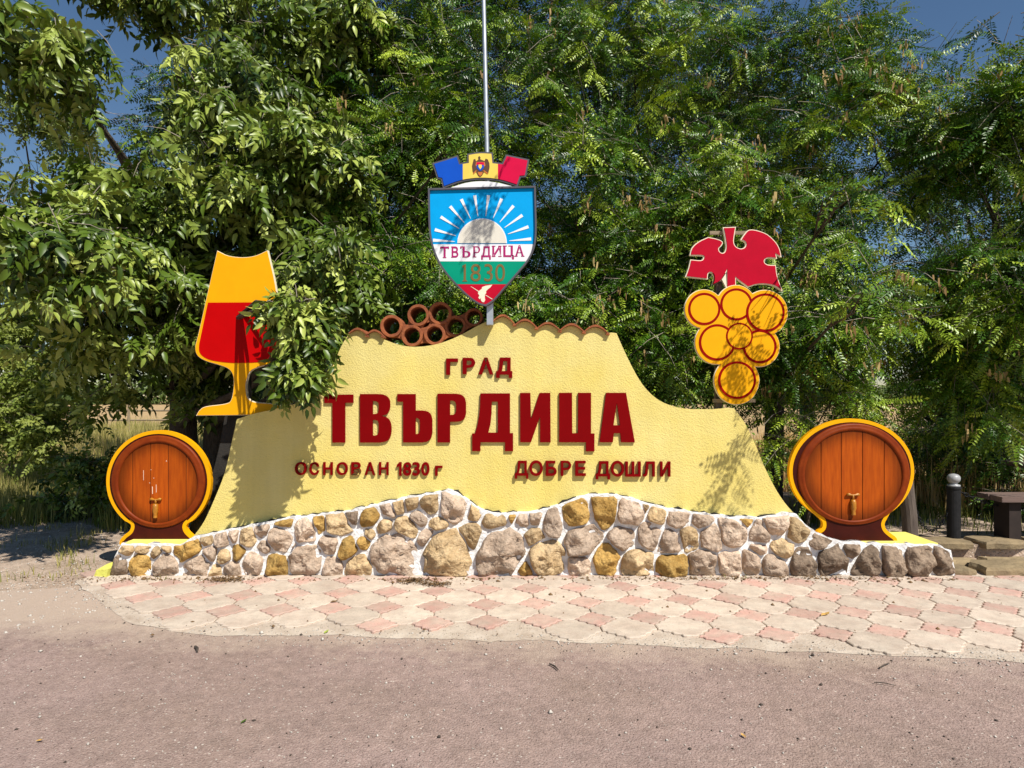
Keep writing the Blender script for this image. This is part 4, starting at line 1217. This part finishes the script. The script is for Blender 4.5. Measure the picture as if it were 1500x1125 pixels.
def twig_mesh(name, A, B, r, m, parent, kind=None):
    n = len(A)
    d = unit(B-A)
    s = unit(np.cross(d, np.array([0.2, .1, 1.0]))); u = np.cross(d, s)
    V = np.empty((n, 9, 3))
    mid = (A+B)/2 + np.array([0, 0, .03])
    for j, (p, rr) in enumerate(((A, r), (mid, r*.75), (B, r*.35))):
        for k in range(3):
            a = 2*math.pi*k/3
            V[:, j*3+k] = p + (s*math.cos(a)+u*math.sin(a))*rr
    f = np.array([(j*3+k, j*3+(k+1) % 3, j*3+3+(k+1) % 3, j*3+3+k) for j in range(2) for k in range(3)])
    F_ = (f[None]+(np.arange(n)*9)[:, None, None]).reshape(-1, 4)
    return link(name, np_mesh(name, V.reshape(-1, 3), [F_]), m, parent, kind)

def tree(name, label, base, r0, blobs, kind, m, per, tl, droop, sc=1.0, tint=0.0, n_obj=0, top=None, group=None, cat='tree', gap=.35, lean=(0, 0), trunk=True, pods=0, nuts=0, stems=1, limb_r=1.0, shell=.45, den=1.0, per_clump=7.0, clump=.13):
    t = thing(name, label, cat, base, group)
    pos, R, sc_, ti, tw = sprays(blobs, per, tl, droop, sc, tint, gap=gap, shell=shell, den=den, per_clump=per_clump, clump=clump)
    # trunk and limbs
    cs = [np.array(P(b[0], b[1], b[2])) for b in blobs]
    if trunk:
        mbt = MB(); mbl = MB()
        zmax = top if top else max(c[2] for c in cs)*.8
        bb = np.array(base)
        tops = []
        for s in range(stems):
            o = np.array([.28*s*r0/.2, .12*s, 0])
            tp = bb + o + np.array([lean[0]+s*.4, lean[1], zmax])
            pts = [bb+o+np.array([0, 0, -.15])] + [bb+o+(tp-bb-o)*f+np.array([.06*math.sin(5*f+s), .05*math.cos(4*f), 0]) for f in (.04, .15, .35, .55, .75, 1)]
            mbt.tube([Vector(p.tolist()) for p in pts], [r0*q*(1-.25*s) for q in (1.35, 1.12, .95, .85, .72, .52, .2)], 12)
            tops.append((bb+o, tp))
        for i, c in enumerate(cs):
            b0, tp = tops[i % stems]
            hz = np.clip((c[2]*.62)/max(.1, zmax), .25, .92)
            st = b0+(tp-b0)*hz
            if blobs[i][1] < -60: continue
            mid = st*.45+c*.55+np.array([0, 0, .18])+RNG.normal(size=3)*.12
            mbl.tube([Vector(p.tolist()) for p in (st, st*.75+mid*.25+np.array([0, 0, .08]), mid, mid*.4+c*.6, c)], [r0*q*limb_r for q in (.38, .32, .22, .14, .05)], 7)
            for k in range(5):
                px, py, d, rx, rz, ry = blobs[i][:6]
                e = c+unit(RNG.normal(size=3))*np.array([rx*d/F, ry, rz*d/F])*.85
                a = mid*.5+c*.5
                mbl.tube([Vector(a.tolist()), Vector(((a+e)/2+RNG.normal(size=3)*.06).tolist()), Vector(e.tolist())], [r0*.11*limb_r, r0*.075*limb_r, r0*.03*limb_r], 5)
        mbt.build('trunk', M['bark'], t, smooth=True)
        mbl.build('limbs', M['bark'], t, smooth=True)
    twig_mesh('twigs', tw[0], tw[1], .0055 if kind != 'small' else .004, M['twig'], t, 'stuff')
    # the leaves that show largest are objects of their own, the rest is one part
    if n_obj:
        ppx = CX+pos[:, 0]*F/pos[:, 1]; ppy = HY-(pos[:, 2]-CAMZ)*F/pos[:, 1]
        ok = (ppx > -10) & (ppx < 1510) & (ppy > -10)
        key = np.where(ok, pos[:, 1], 1e9)
        near = np.argsort(key)[:n_obj]
        far = np.ones(len(pos), bool); far[near] = False
        r_ = root_of(t)
        for i in near:
            o = bpy.data.objects.new('leaf', leaf_mesh(kind, int(RNG.integers(0, len(TPL[kind]))), int(min(5, ti[i]*6)), m))
            COL.objects.link(o)
            o.parent = t
            M3 = Matrix([[float(x_) for x_ in row] for row in R[i]])
            o.matrix_basis = Matrix.Translation(Vector(pos[i].tolist())-r_) @ M3.to_4x4() @ Matrix.Scale(float(sc_[i]), 4)
        pos, R, sc_, ti = pos[far], R[far], sc_[far], ti[far]
    scatter(TPL[kind], pos, R, sc_, ti, 'crown', m, t, 'stuff')
    if pods:
        fr = np.argsort(tw[1][:, 1])[:int(len(tw[1])*.6)]; sel = RNG.choice(fr, min(pods, len(fr)), replace=False)
        V = []; 
        n = 0; VV = []; FF = []; TI = []
        for i in sel:
            c = tw[0][i]*.15+tw[1][i]*.85+np.array([0, -.06, -.05])
            tt = RNG.uniform(.1, 1)
            for k in range(RNG.integers(4, 11)):
                p = c+RNG.normal(size=3)*np.array([.04, .04, .05]); L_ = RNG.uniform(.06, .105); a = RNG.uniform(0, 6.28); w_ = .009
                dx, dy = math.cos(a)*w_, math.sin(a)*w_; q = RNG.normal(size=2)*.015
                VV += [p+np.array([-dx, -dy, 0]), p+np.array([dx, dy, 0]), p+np.array([dx*1.2+q[0]*.5, dy*1.2+q[1]*.5, -L_*.6]), p+np.array([q[0], q[1], -L_]), p+np.array([-dx*1.2+q[0]*.5, -dy*1.2+q[1]*.5, -L_*.6])]
                b = len(VV)-5
                FF.append((b, b+1, b+2, b+3, b+4)); TI += [tt]*5
        link('pods', np_mesh('pods', np.array(VV), [np.array(FF)], tint=np.array(TI)), M['pod'], t, 'stuff')
    if nuts:
        ppx = CX+tw[1][:, 0]*F/tw[1][:, 1]
        front = np.argsort(np.where((ppx > 0) & (ppx < 1500), tw[1][:, 1], 99))[:nuts*4]
        mb = MB(); mb.lathe([(.004, -.022), (.014, -.017), (.020, -.004), (.019, .008), (.010, .019), (.003, .022)], (0, 0, 0), 10)
        me0 = mb.mesh('walnut_fruit', True); me0.materials.append(M['walnut'])
        r_ = root_of(t)
        for i in front[::4]:
            for k in range(RNG.integers(1, 3)):
                o = bpy.data.objects.new('walnut_fruit', me0); COL.objects.link(o); o.parent = t
                o.location = Vector((tw[1][i]+RNG.normal(size=3)*.03).tolist())-r_
    return t

def at(px, d, z=-.02):
    return (P(px, HY, d).x, d, z)

# the walnut that reaches over the left end of the wall
tree('walnut_tree', 'large leaved walnut tree at the left whose branch hangs over the wine glass sign', at(262, 9.0), .20, [
 (70,340,6.4,90,70,.7,34),(90,350,5.45,95,58,.6,40),(250,310,6.6,115,75,.8,72),(380,235,7.0,100,85,.8,64),(335,120,7.6,95,80,.9,66),(235,-20,7.6,120,50,.9,56),(440,80,8.0,120,90,.9,66),
 (45,45,6.0,75,42,.6,44),(100,110,7.2,60,22,.5,12),(490,240,7.5,80,100,.7,46),(200,430,6.9,120,75,.7,62),(330,430,7.2,100,80,.7,44),(470,380,6.7,70,60,.5,30),
 (448,440,5.27,26,14,.18,14,.18,.80),(456,470,5.30,22,22,.15,13,.16,.80),(432,490,5.24,14,36,.12,12,.16,.80),(440,525,5.28,12,20,.08,9,.14,.8),(425,566,5.26,3,10,.05,4,.11,.75),(404,440,5.26,5,8,.06,4,.10,.75),
 (160,540,8.2,70,50,.6,24),(265,520,8.2,70,45,.6,22),(200,-150,8.2,260,80,1.2,60),(330,330,7.6,120,60,.6,36),(560,60,8.3,70,80,.6,30)],
 'walnut', M['walnut_leaf'], 7, .36, .5, 1.0, 0.0, den=1.6, per_clump=6.0, clump=.12, n_obj=300, nuts=34, stems=2, top=4.6, limb_r=.8)

LK = dict(kind='locust', m=M['locust_leaf'], per=10, tl=.55, droop=.32, limb_r=.6, sc=1.15, den=2.3, per_clump=9.0, clump=.14, gap=.22)
G_L = 'black locust trees behind the wall'
tree('locust_tree', 'black locust tree straight behind the wall, left of the flagpole', at(560, 9.3), .13, [
 (560,130,8.4,105,100,.9,85),(540,300,8.1,105,105,.9,90),(480,430,8.2,80,75,.7,62),(610,420,8.2,95,75,.8,76),(660,210,8.4,90,90,.8,74),(640,40,8.7,100,80,.9,66),(560,-110,8.8,160,70,1.2,50),(600,500,8.0,110,55,.6,52),(700,330,8.3,80,90,.7,60),(690,183,5.92,42,12,.10,4,.28)],
 **LK, tint=-.02, n_obj=60, group=G_L, pods=40, top=4.6)
tree('locust_tree', 'black locust tree with brown pods right of the town crest', at(950, 9.4), .13, [
 (800,110,8.5,95,90,.9,70),(850,290,8.1,110,95,.9,88),(800,440,8.0,110,70,.8,80),(945,180,8.5,90,90,.8,66),(960,400,7.8,85,90,.7,74),(930,30,8.8,90,70,.9,50),(945,520,7.7,75,55,.5,46),(870,-110,8.8,150,70,1.1,50),(760,250,8.4,60,110,.7,50),(1000,290,8.0,60,70,.6,40),(850,510,7.9,80,45,.5,34),(850,-122,4.6,12,10,.1,1,.35)],
 **LK, tint=.03, n_obj=120, group=G_L, pods=90, top=4.4)
tree('locust_tree', 'black locust tree thick with dry brown pods behind the grape sign', at(1130, 9.0), .14, [
 (1070,90,8.6,90,85,.9,60),(1170,210,8.1,95,75,.8,66),(1090,290,7.7,85,70,.7,66),(1195,400,7.5,75,75,.6,58),(1150,510,7.5,80,60,.6,52),(1200,60,8.7,90,65,.8,50),(1100,430,7.6,80,80,.6,62),(1265,130,8.2,75,55,.7,36),(1325,190,7.9,50,45,.5,22),(1120,-100,8.8,150,60,1.1,44),(1010,470,7.7,50,90,.5,40),(1245,270,5.3,26,14,.10,2),(1264,428,5.0,8,6,.05,1,.35),(1225,455,6.6,60,30,.3,14)],
 **LK, tint=.03, n_obj=150, group=G_L, pods=150, top=4.6)
tree('locust_tree', 'nearest black locust tree leaning in at the right edge above the bench', at(1450, 8.3), .12, [
 (1425,250,7.0,70,50,.7,40),(1490,190,6.7,70,80,.6,44),(1400,430,7.2,85,55,.7,54),(1485,410,6.4,60,70,.5,44),(1415,530,7.4,90,50,.6,50),(1345,370,7.6,55,35,.5,24),(1385,190,7.3,36,30,.4,12),(1500,560,7.4,70,70,.6,44),(1470,320,6.8,60,60,.5,36),(1570,300,6.8,80,200,.8,60),(1480,60,7.0,40,40,.4,10),(1300,440,7.6,50,30,.4,20)],
 **LK, tint=0.0, n_obj=220, group=G_L, pods=50, top=4.6, lean=(.3, -.6))
# second row
G_B = 'trees of the second row'
BK = dict(kind='locust', m=M['locust_leaf'], per=8, tl=.8, droop=.3, sc=1.8, group=G_B, gap=.6, den=3.4, tint=-.27, per_clump=9.0, clump=.22)  # lowered tint puts shade into the leaf colour behind the front crowns
lab = ['dark locust tree of the second row behind the walnut crown', 'dark locust tree of the second row behind the town crest', 'dark locust tree of the second row between crest and grape sign', 'dark locust tree of the second row behind the bench at the right', 'dark locust tree of the second row behind the grape sign']
rows = [
 (360, 13.0, [(330,180,12.5,120,110,1.2,60),(430,330,12.2,110,120,1.2,60),(300,420,12.2,110,90,1.1,50),(420,60,12.8,110,110,1.2,50),(400,500,12,110,70,1.0,40),(380,-150,11.5,160,90,1.6,40)]),
 (650, 13.2, [(560,130,12.6,110,110,1.2,54),(650,300,12.2,110,120,1.2,60),(700,80,12.8,110,110,1.2,46),(560,430,12.2,110,90,1.1,50),(720,450,12.2,110,90,1.1,50),(640,-130,11.5,170,100,1.6,50)]),
 (930, 13.0, [(850,130,12.8,100,100,1.2,40),(900,320,12.2,110,110,1.2,54),(860,450,12.2,110,90,1.1,50),(1000,430,12.2,100,90,1.1,46),(960,130,12.9,90,110,1.2,34),(920,-120,11.5,160,90,1.6,46)]),
 (1460, 12.6, [(1410,260,12.2,70,80,1.0,26),(1450,430,11.9,90,90,1.1,50),(1480,570,11.6,80,70,1.0,44),(1395,560,11.8,50,50,.8,22)]),
 (1180, 13.5, [(1090,170,12.8,90,110,1.2,34),(1170,330,12.6,100,90,1.1,40),(1120,470,12.4,100,80,1.0,44),(1220,480,12.6,50,90,.8,24)]),
]
for (bx, d, bl), lb in zip(rows, lab):
    tree('locust_tree', lb, at(bx, d), .16, bl, top=6.4, **BK)
# smaller plants
tree('locust_sapling', 'bright green locust sapling between the wall and the larger barrel sign', at(1180, 7.3), .025, [
 (1195,585,6.9,60,28,.35,22),(1270,590,7.1,60,26,.35,20),(1140,600,6.8,45,45,.3,16),(1310,600,7.4,35,26,.3,9),(1180,655,6.9,35,50,.3,14)],
 kind='locust', m=M['locust_leaf'], per=8, tl=.4, droop=.3, tint=.22, cat='sapling', top=1.3, n_obj=40)
tree('shrub', 'shaded dark shrub behind the bollard and the bench', at(1440, 9.0), .03, [
 (1440,630,8.7,90,55,.7,60),(1395,690,8.9,40,55,.5,16),(1480,720,8.2,50,60,.5,26),(1370,640,8.8,45,35,.5,14),(1430,770,8.2,60,22,.4,20)],
 kind='locust', m=M['locust_leaf'], per=8, tl=.5, droop=.3, tint=-.12, cat='shrub', top=1.0, den=2.4)  # low tint darkens the leaves in place of shade from above
tree('shrub', 'light green bush at the left edge above the dry grass', at(10, 11.0), .04, [
 (20,470,10.6,60,50,.8,50),(40,550,10.4,60,50,.8,60),(10,620,10.2,60,40,.7,50),(-60,540,10.5,60,120,.9,50),(70,620,10.2,40,30,.5,20)],
 kind='small', m=M['bush_leaf'], per=10, tl=.45, droop=.1, sc=1.25, tint=.2, cat='bush', top=1.6, gap=.5, den=2.2)
tree('shrub', 'low dark bush in shade left of the smaller barrel sign', at(130, 8.6), .03, [
 (130,715,8.5,55,42,.5,46),(160,690,8.6,22,22,.3,10)],
 kind='small', m=M['walnut_leaf'], per=10, tl=.4, droop=.15, sc=1.3, tint=-.1, cat='bush', top=.9)
tree('field_tree', 'small pale olive tree beyond the walnut at the far left', at(60, 17), .10, [
 (100,200,16,50,34,1.0,44),(30,160,16,50,30,1.0,30),(60,250,16,70,40,1.0,44),(-60,200,16,70,70,1.0,40),(125,150,16,20,18,.6,8)],
 kind='small', m=M['far_leaf'], per=10, tl=.8, droop=.15, sc=2.0, tint=.15, top=6, gap=.2)

# far wood along the horizon
n = 9000
X = np.stack([RNG.uniform(-170, 170, n), RNG.uniform(118, 134, n), RNG.random(n)**.7*np.interp(RNG.random(n), [0, 1], [3.0, 6.0])], -1)
X[:, 2] *= .75+.35*np.sin(X[:, 0]*.21)*np.sin(X[:, 0]*.047+1)
scatter(TPL['small'], X, frames(RNG.normal(size=(n, 3)), np.array([0, -.4, .8])+RNG.normal(size=(n, 3))*.4), RNG.uniform(9, 18, n), RNG.uniform(.1, .7, n), 'far_wood', M['far_leaf'], None, 'stuff')

# grasses
def blades(name, n, xs, ys, hs, m, lean=.35, w_=.006, tint=(.2, .9), keep=None):
    x_ = RNG.uniform(*xs, n); y_ = RNG.uniform(*ys, n)
    cl = np.array([noise.noise(Vector((a*.9, b*.9, 3.3)))+.5*noise.noise(Vector((a*3, b*3, 7))) for a, b in zip(x_, y_)])
    k = cl > RNG.uniform(-.7, .35, n)
    if keep is not None: k &= keep(x_, y_)
    x_, y_, cl = x_[k], y_[k], cl[k]; n = len(x_)
    h = RNG.uniform(*hs, n)*(1+.5*cl)
    a = RNG.uniform(0, 6.283, n); l_ = RNG.uniform(.05, lean, n)*h
    b = np.stack([x_, y_, np.full(n, -.02)], -1)
    side = np.stack([np.sin(a+1.5), np.cos(a+1.5), np.zeros(n)], -1)*w_*RNG.uniform(.6, 1.3, n)[:, None]
    dr = np.stack([np.sin(a), np.cos(a), np.zeros(n)], -1)*l_[:, None]
    mid = b+dr*.35+np.array([0, 0, 1])*(h*.6)[:, None]; tip = b+dr+np.array([0, 0, 1])*h[:, None]
    V = np.stack([b-side, b+side, mid-side*.8, mid+side*.8, tip], 1).reshape(-1, 3)
    i = (np.arange(n)*5)[:, None]
    return link(name, np_mesh(name, V, [i+np.array([[0, 1, 3, 2]]), i+np.array([[2, 3, 4]])], tint=np.repeat(np.clip(RNG.uniform(*tint, n), 0, 1), 5)), m, None, 'stuff')
blades('grass', 42000, (-10.5, -5.0), (8.3, 15), (.12, .42), M['grass'], keep=lambda a, b: (b > 8.6+.35*np.sin(a*2.3)) & (a < -5.6+.0*b))
blades('meadow', 36000, (-19, -7), (13, 27), (.25, .75), M['grass'], w_=.011, tint=(.35, 1))
blades('weeds', 7000, (-9.0, -3.4), (7.6, 9.2), (.06, .26), M['grass'], tint=(0, .7), keep=lambda a, b: b > 7.9+.3*np.sin(a*3.1))
blades('tufts', 5200, (-6.6, -3.55), (5.4, 8.4), (.03, .13), M['grass'], tint=(.1, 1), lean=.8, w_=.004, keep=lambda a, b: np.array([noise.noise(Vector((x_*2.2, y_*2.2, 5.1))) for x_, y_ in zip(a, b)]) > .22)
blades('foot_weeds', 900, (-3.4, 4.1), (5.60, 5.70), (.015, .06), M['grass'], tint=(.2, 1), lean=.9, w_=.003, keep=lambda a, b: np.array([noise.noise(Vector((x_*1.7, .3, 8.1))) for x_ in a]) > .18)
blades('dry_grass', 32000, (-12, 13), (10.5, 24), (.25, .62), M['straw'], w_=.009)
blades('dry_weeds', 7000, (4.2, 9.5), (8.0, 11), (.3, .85), M['straw'], w_=.008)
blades('step_grass', 3500, (3.6, 7.5), (6.9, 8.6), (.15, .4), M['grass'], tint=(0, .4))

# ------------------------------------------------------------------ gravel, litter and small finds on the ground
def pebbles(name, pts, sizes, m, zb=0.0):
    n = len(pts)
    O = np.array([(1, 0, 0), (-1, 0, 0), (0, 1, 0), (0, -1, 0), (0, 0, .8), (0, 0, -.6), (.6, .6, .3), (-.6, .5, .4)])[:6]
    f = np.array([(0, 2, 4), (2, 1, 4), (1, 3, 4), (3, 0, 4), (2, 0, 5), (1, 2, 5), (3, 1, 5), (0, 3, 5)])
    a = RNG.uniform(0, 6.28, n)
    Rm = np.zeros((n, 3, 3)); Rm[:, 0, 0] = np.cos(a); Rm[:, 0, 1] = -np.sin(a); Rm[:, 1, 0] = np.sin(a); Rm[:, 1, 1] = np.cos(a); Rm[:, 2, 2] = 1
    X = O[None]*RNG.uniform(.55, 1.3, (n, 6, 3))
    X = np.einsum('nij,nkj->nki', Rm, X)*sizes[:, None, None]
    p = np.concatenate([pts, (sizes*.35+zb)[:, None]], 1)
    V = X+p[:, None, :]
    F_ = (f[None]+(np.arange(n)*6)[:, None, None]).reshape(-1, 3)
    return link(name, np_mesh(name, V.reshape(-1, 3), [F_]), m, None, 'stuff')
def spread(n, x0, x1, y0, y1): return np.stack([RNG.uniform(x0, x1, n), RNG.uniform(y0, y1, n)], -1)
def edge_pts(n, sd_):
    out = []
    for _ in range(n):
        k = RNG.integers(2, len(road_edge)-1); t = RNG.random()
        p = road_edge[k]*(1-t)+road_edge[k+1]*t
        out.append((p.x+RNG.normal()*.05, p.y-.05+RNG.normal()*sd_))
    return np.array(out)
pebbles('gravel', np.concatenate([spread(900, -3.4, 3.6, 2.6, 4.4), edge_pts(1700, .09)]), RNG.gamma(2.2, .0014, 2600)+.0013, M['grey_stone'], -.007)
pebbles('dark_gravel', np.concatenate([spread(700, -3.4, 3.6, 2.6, 4.6), edge_pts(600, .09)]), RNG.gamma(2.0, .0014, 1300)+.0011, M['pebble_dark'], -.007)
pebbles('dirt_stones', np.concatenate([spread(1500, -6.5, -3.2, 5.0, 8.2), spread(500, -4.6, -3.0, 4.4, 5.6)]), RNG.gamma(2.0, .0026, 2000)+.002, M['grey_stone'], -.012)
pebbles('crumbs', np.concatenate([np.stack([RNG.uniform(-3.4, 3.9, 900), 5.66+np.abs(RNG.normal(0, .05, 900))*-1], -1), spread(260, -2.5, 4.4, 4.3, 5.6)]), RNG.gamma(1.8, .003, 1160)+.002, M['litter'], .004)

def heap(name, px, py, rx, ry, n):
    c = G(px, py)
    VV, FF = [], []
    for _ in range(n):
        p = np.array([c.x+RNG.normal()*rx, c.y+RNG.normal()*ry, .012+abs(RNG.normal())*.010])
        a = RNG.uniform(0, 6.28); l_ = RNG.uniform(.008, .035); w_ = RNG.uniform(.002, .008)
        d_ = np.array([math.cos(a), math.sin(a), RNG.normal()*.3]); s = np.array([-math.sin(a), math.cos(a), RNG.normal()*.5])
        b = len(VV)
        VV += [p-d_*l_*.5, p+s*w_, p+d_*l_*.5, p-s*w_]; FF.append((b, b+1, b+2, b+3))
    return link(name, np_mesh(name, np.array(VV), [np.array(FF)]), M['litter'], None, 'stuff')
heap('leaf_litter', 333, 851, .09, .045, 420); heap('leaf_litter', 607, 853, .085, .04, 420); heap('leaf_litter', 640, 858, .07, .03, 300)
heap('leaf_litter', 1100, 849, 1.0, .03, 500); heap('leaf_litter', 160, 850, .35, .06, 200)
def small_leaf(px, py, ln, m, label, rot, z=.012):
    c = G(px, py)
    pts = [(-.5, 0, .0), (-.2, .2, .12), (.2, .2, .10), (.5, 0, .22), (.2, -.2, .12), (-.2, -.2, .10), (0, 0, 0)]
    R_ = Matrix.Rotation(rot, 3, 'Z')
    vs = [R_ @ Vector(p)*ln+Vector((c.x, c.y, z)) for p in pts]
    mb = MB(); mb.add(vs, [(6, k, (k+1) % 6) for k in range(6)])
    return tag(mb.build('fallen_leaf', m), label, 'leaf')
small_leaf(1209, 903, .085, M['dead_leaf'], 'curled brown fallen leaf on the paving below the larger barrel sign', .4)
small_leaf(490, 884, .07, M['litter'], 'dark crumpled fallen leaf on the paving below the left lettering', .3)
small_leaf(357, 1057, .035, M['bush_leaf'], 'tiny yellow green leaf on the asphalt in the left foreground', 1.0, 0)
small_leaf(58, 1085, .035, M['dead_leaf'], 'tiny yellow leaf on the asphalt in the lower left corner', .2, 0)
small_leaf(1089, 1078, .035, M['dead_leaf'], 'tiny yellow leaf on the asphalt in the right foreground', 2.0, 0)
small_leaf(478, 926, .05, M['walnut'], 'small green bit of leaf at the paving edge below the word ОСНОВАН', 1.2, 0)
def stick(a, b, r, label):
    p, q = G(*a), G(*b)
    mb = MB(); mb.tube([p+Vector((0, 0, .003)), (p+q)/2+Vector((.004, .004, .006)), q+Vector((0, 0, .003))], [r, r*1.1, r*.6], 6)
    return tag(mb.build('twig', M['pebble_dark']), label, 'twig', 'twigs lying on the asphalt')
stick((805, 973), (818, 982), .005, 'short dark twig on the asphalt below the middle of the paving')
stick((1280, 1000), (1312, 1005), .003, 'long thin dark twig on the asphalt at the right')
stick((1288, 979), (1303, 972), .004, 'short dark twig near the right end of the paving edge')
stick((286, 948), (289, 955), .009, 'stubby dark twig below the left corner of the paving')
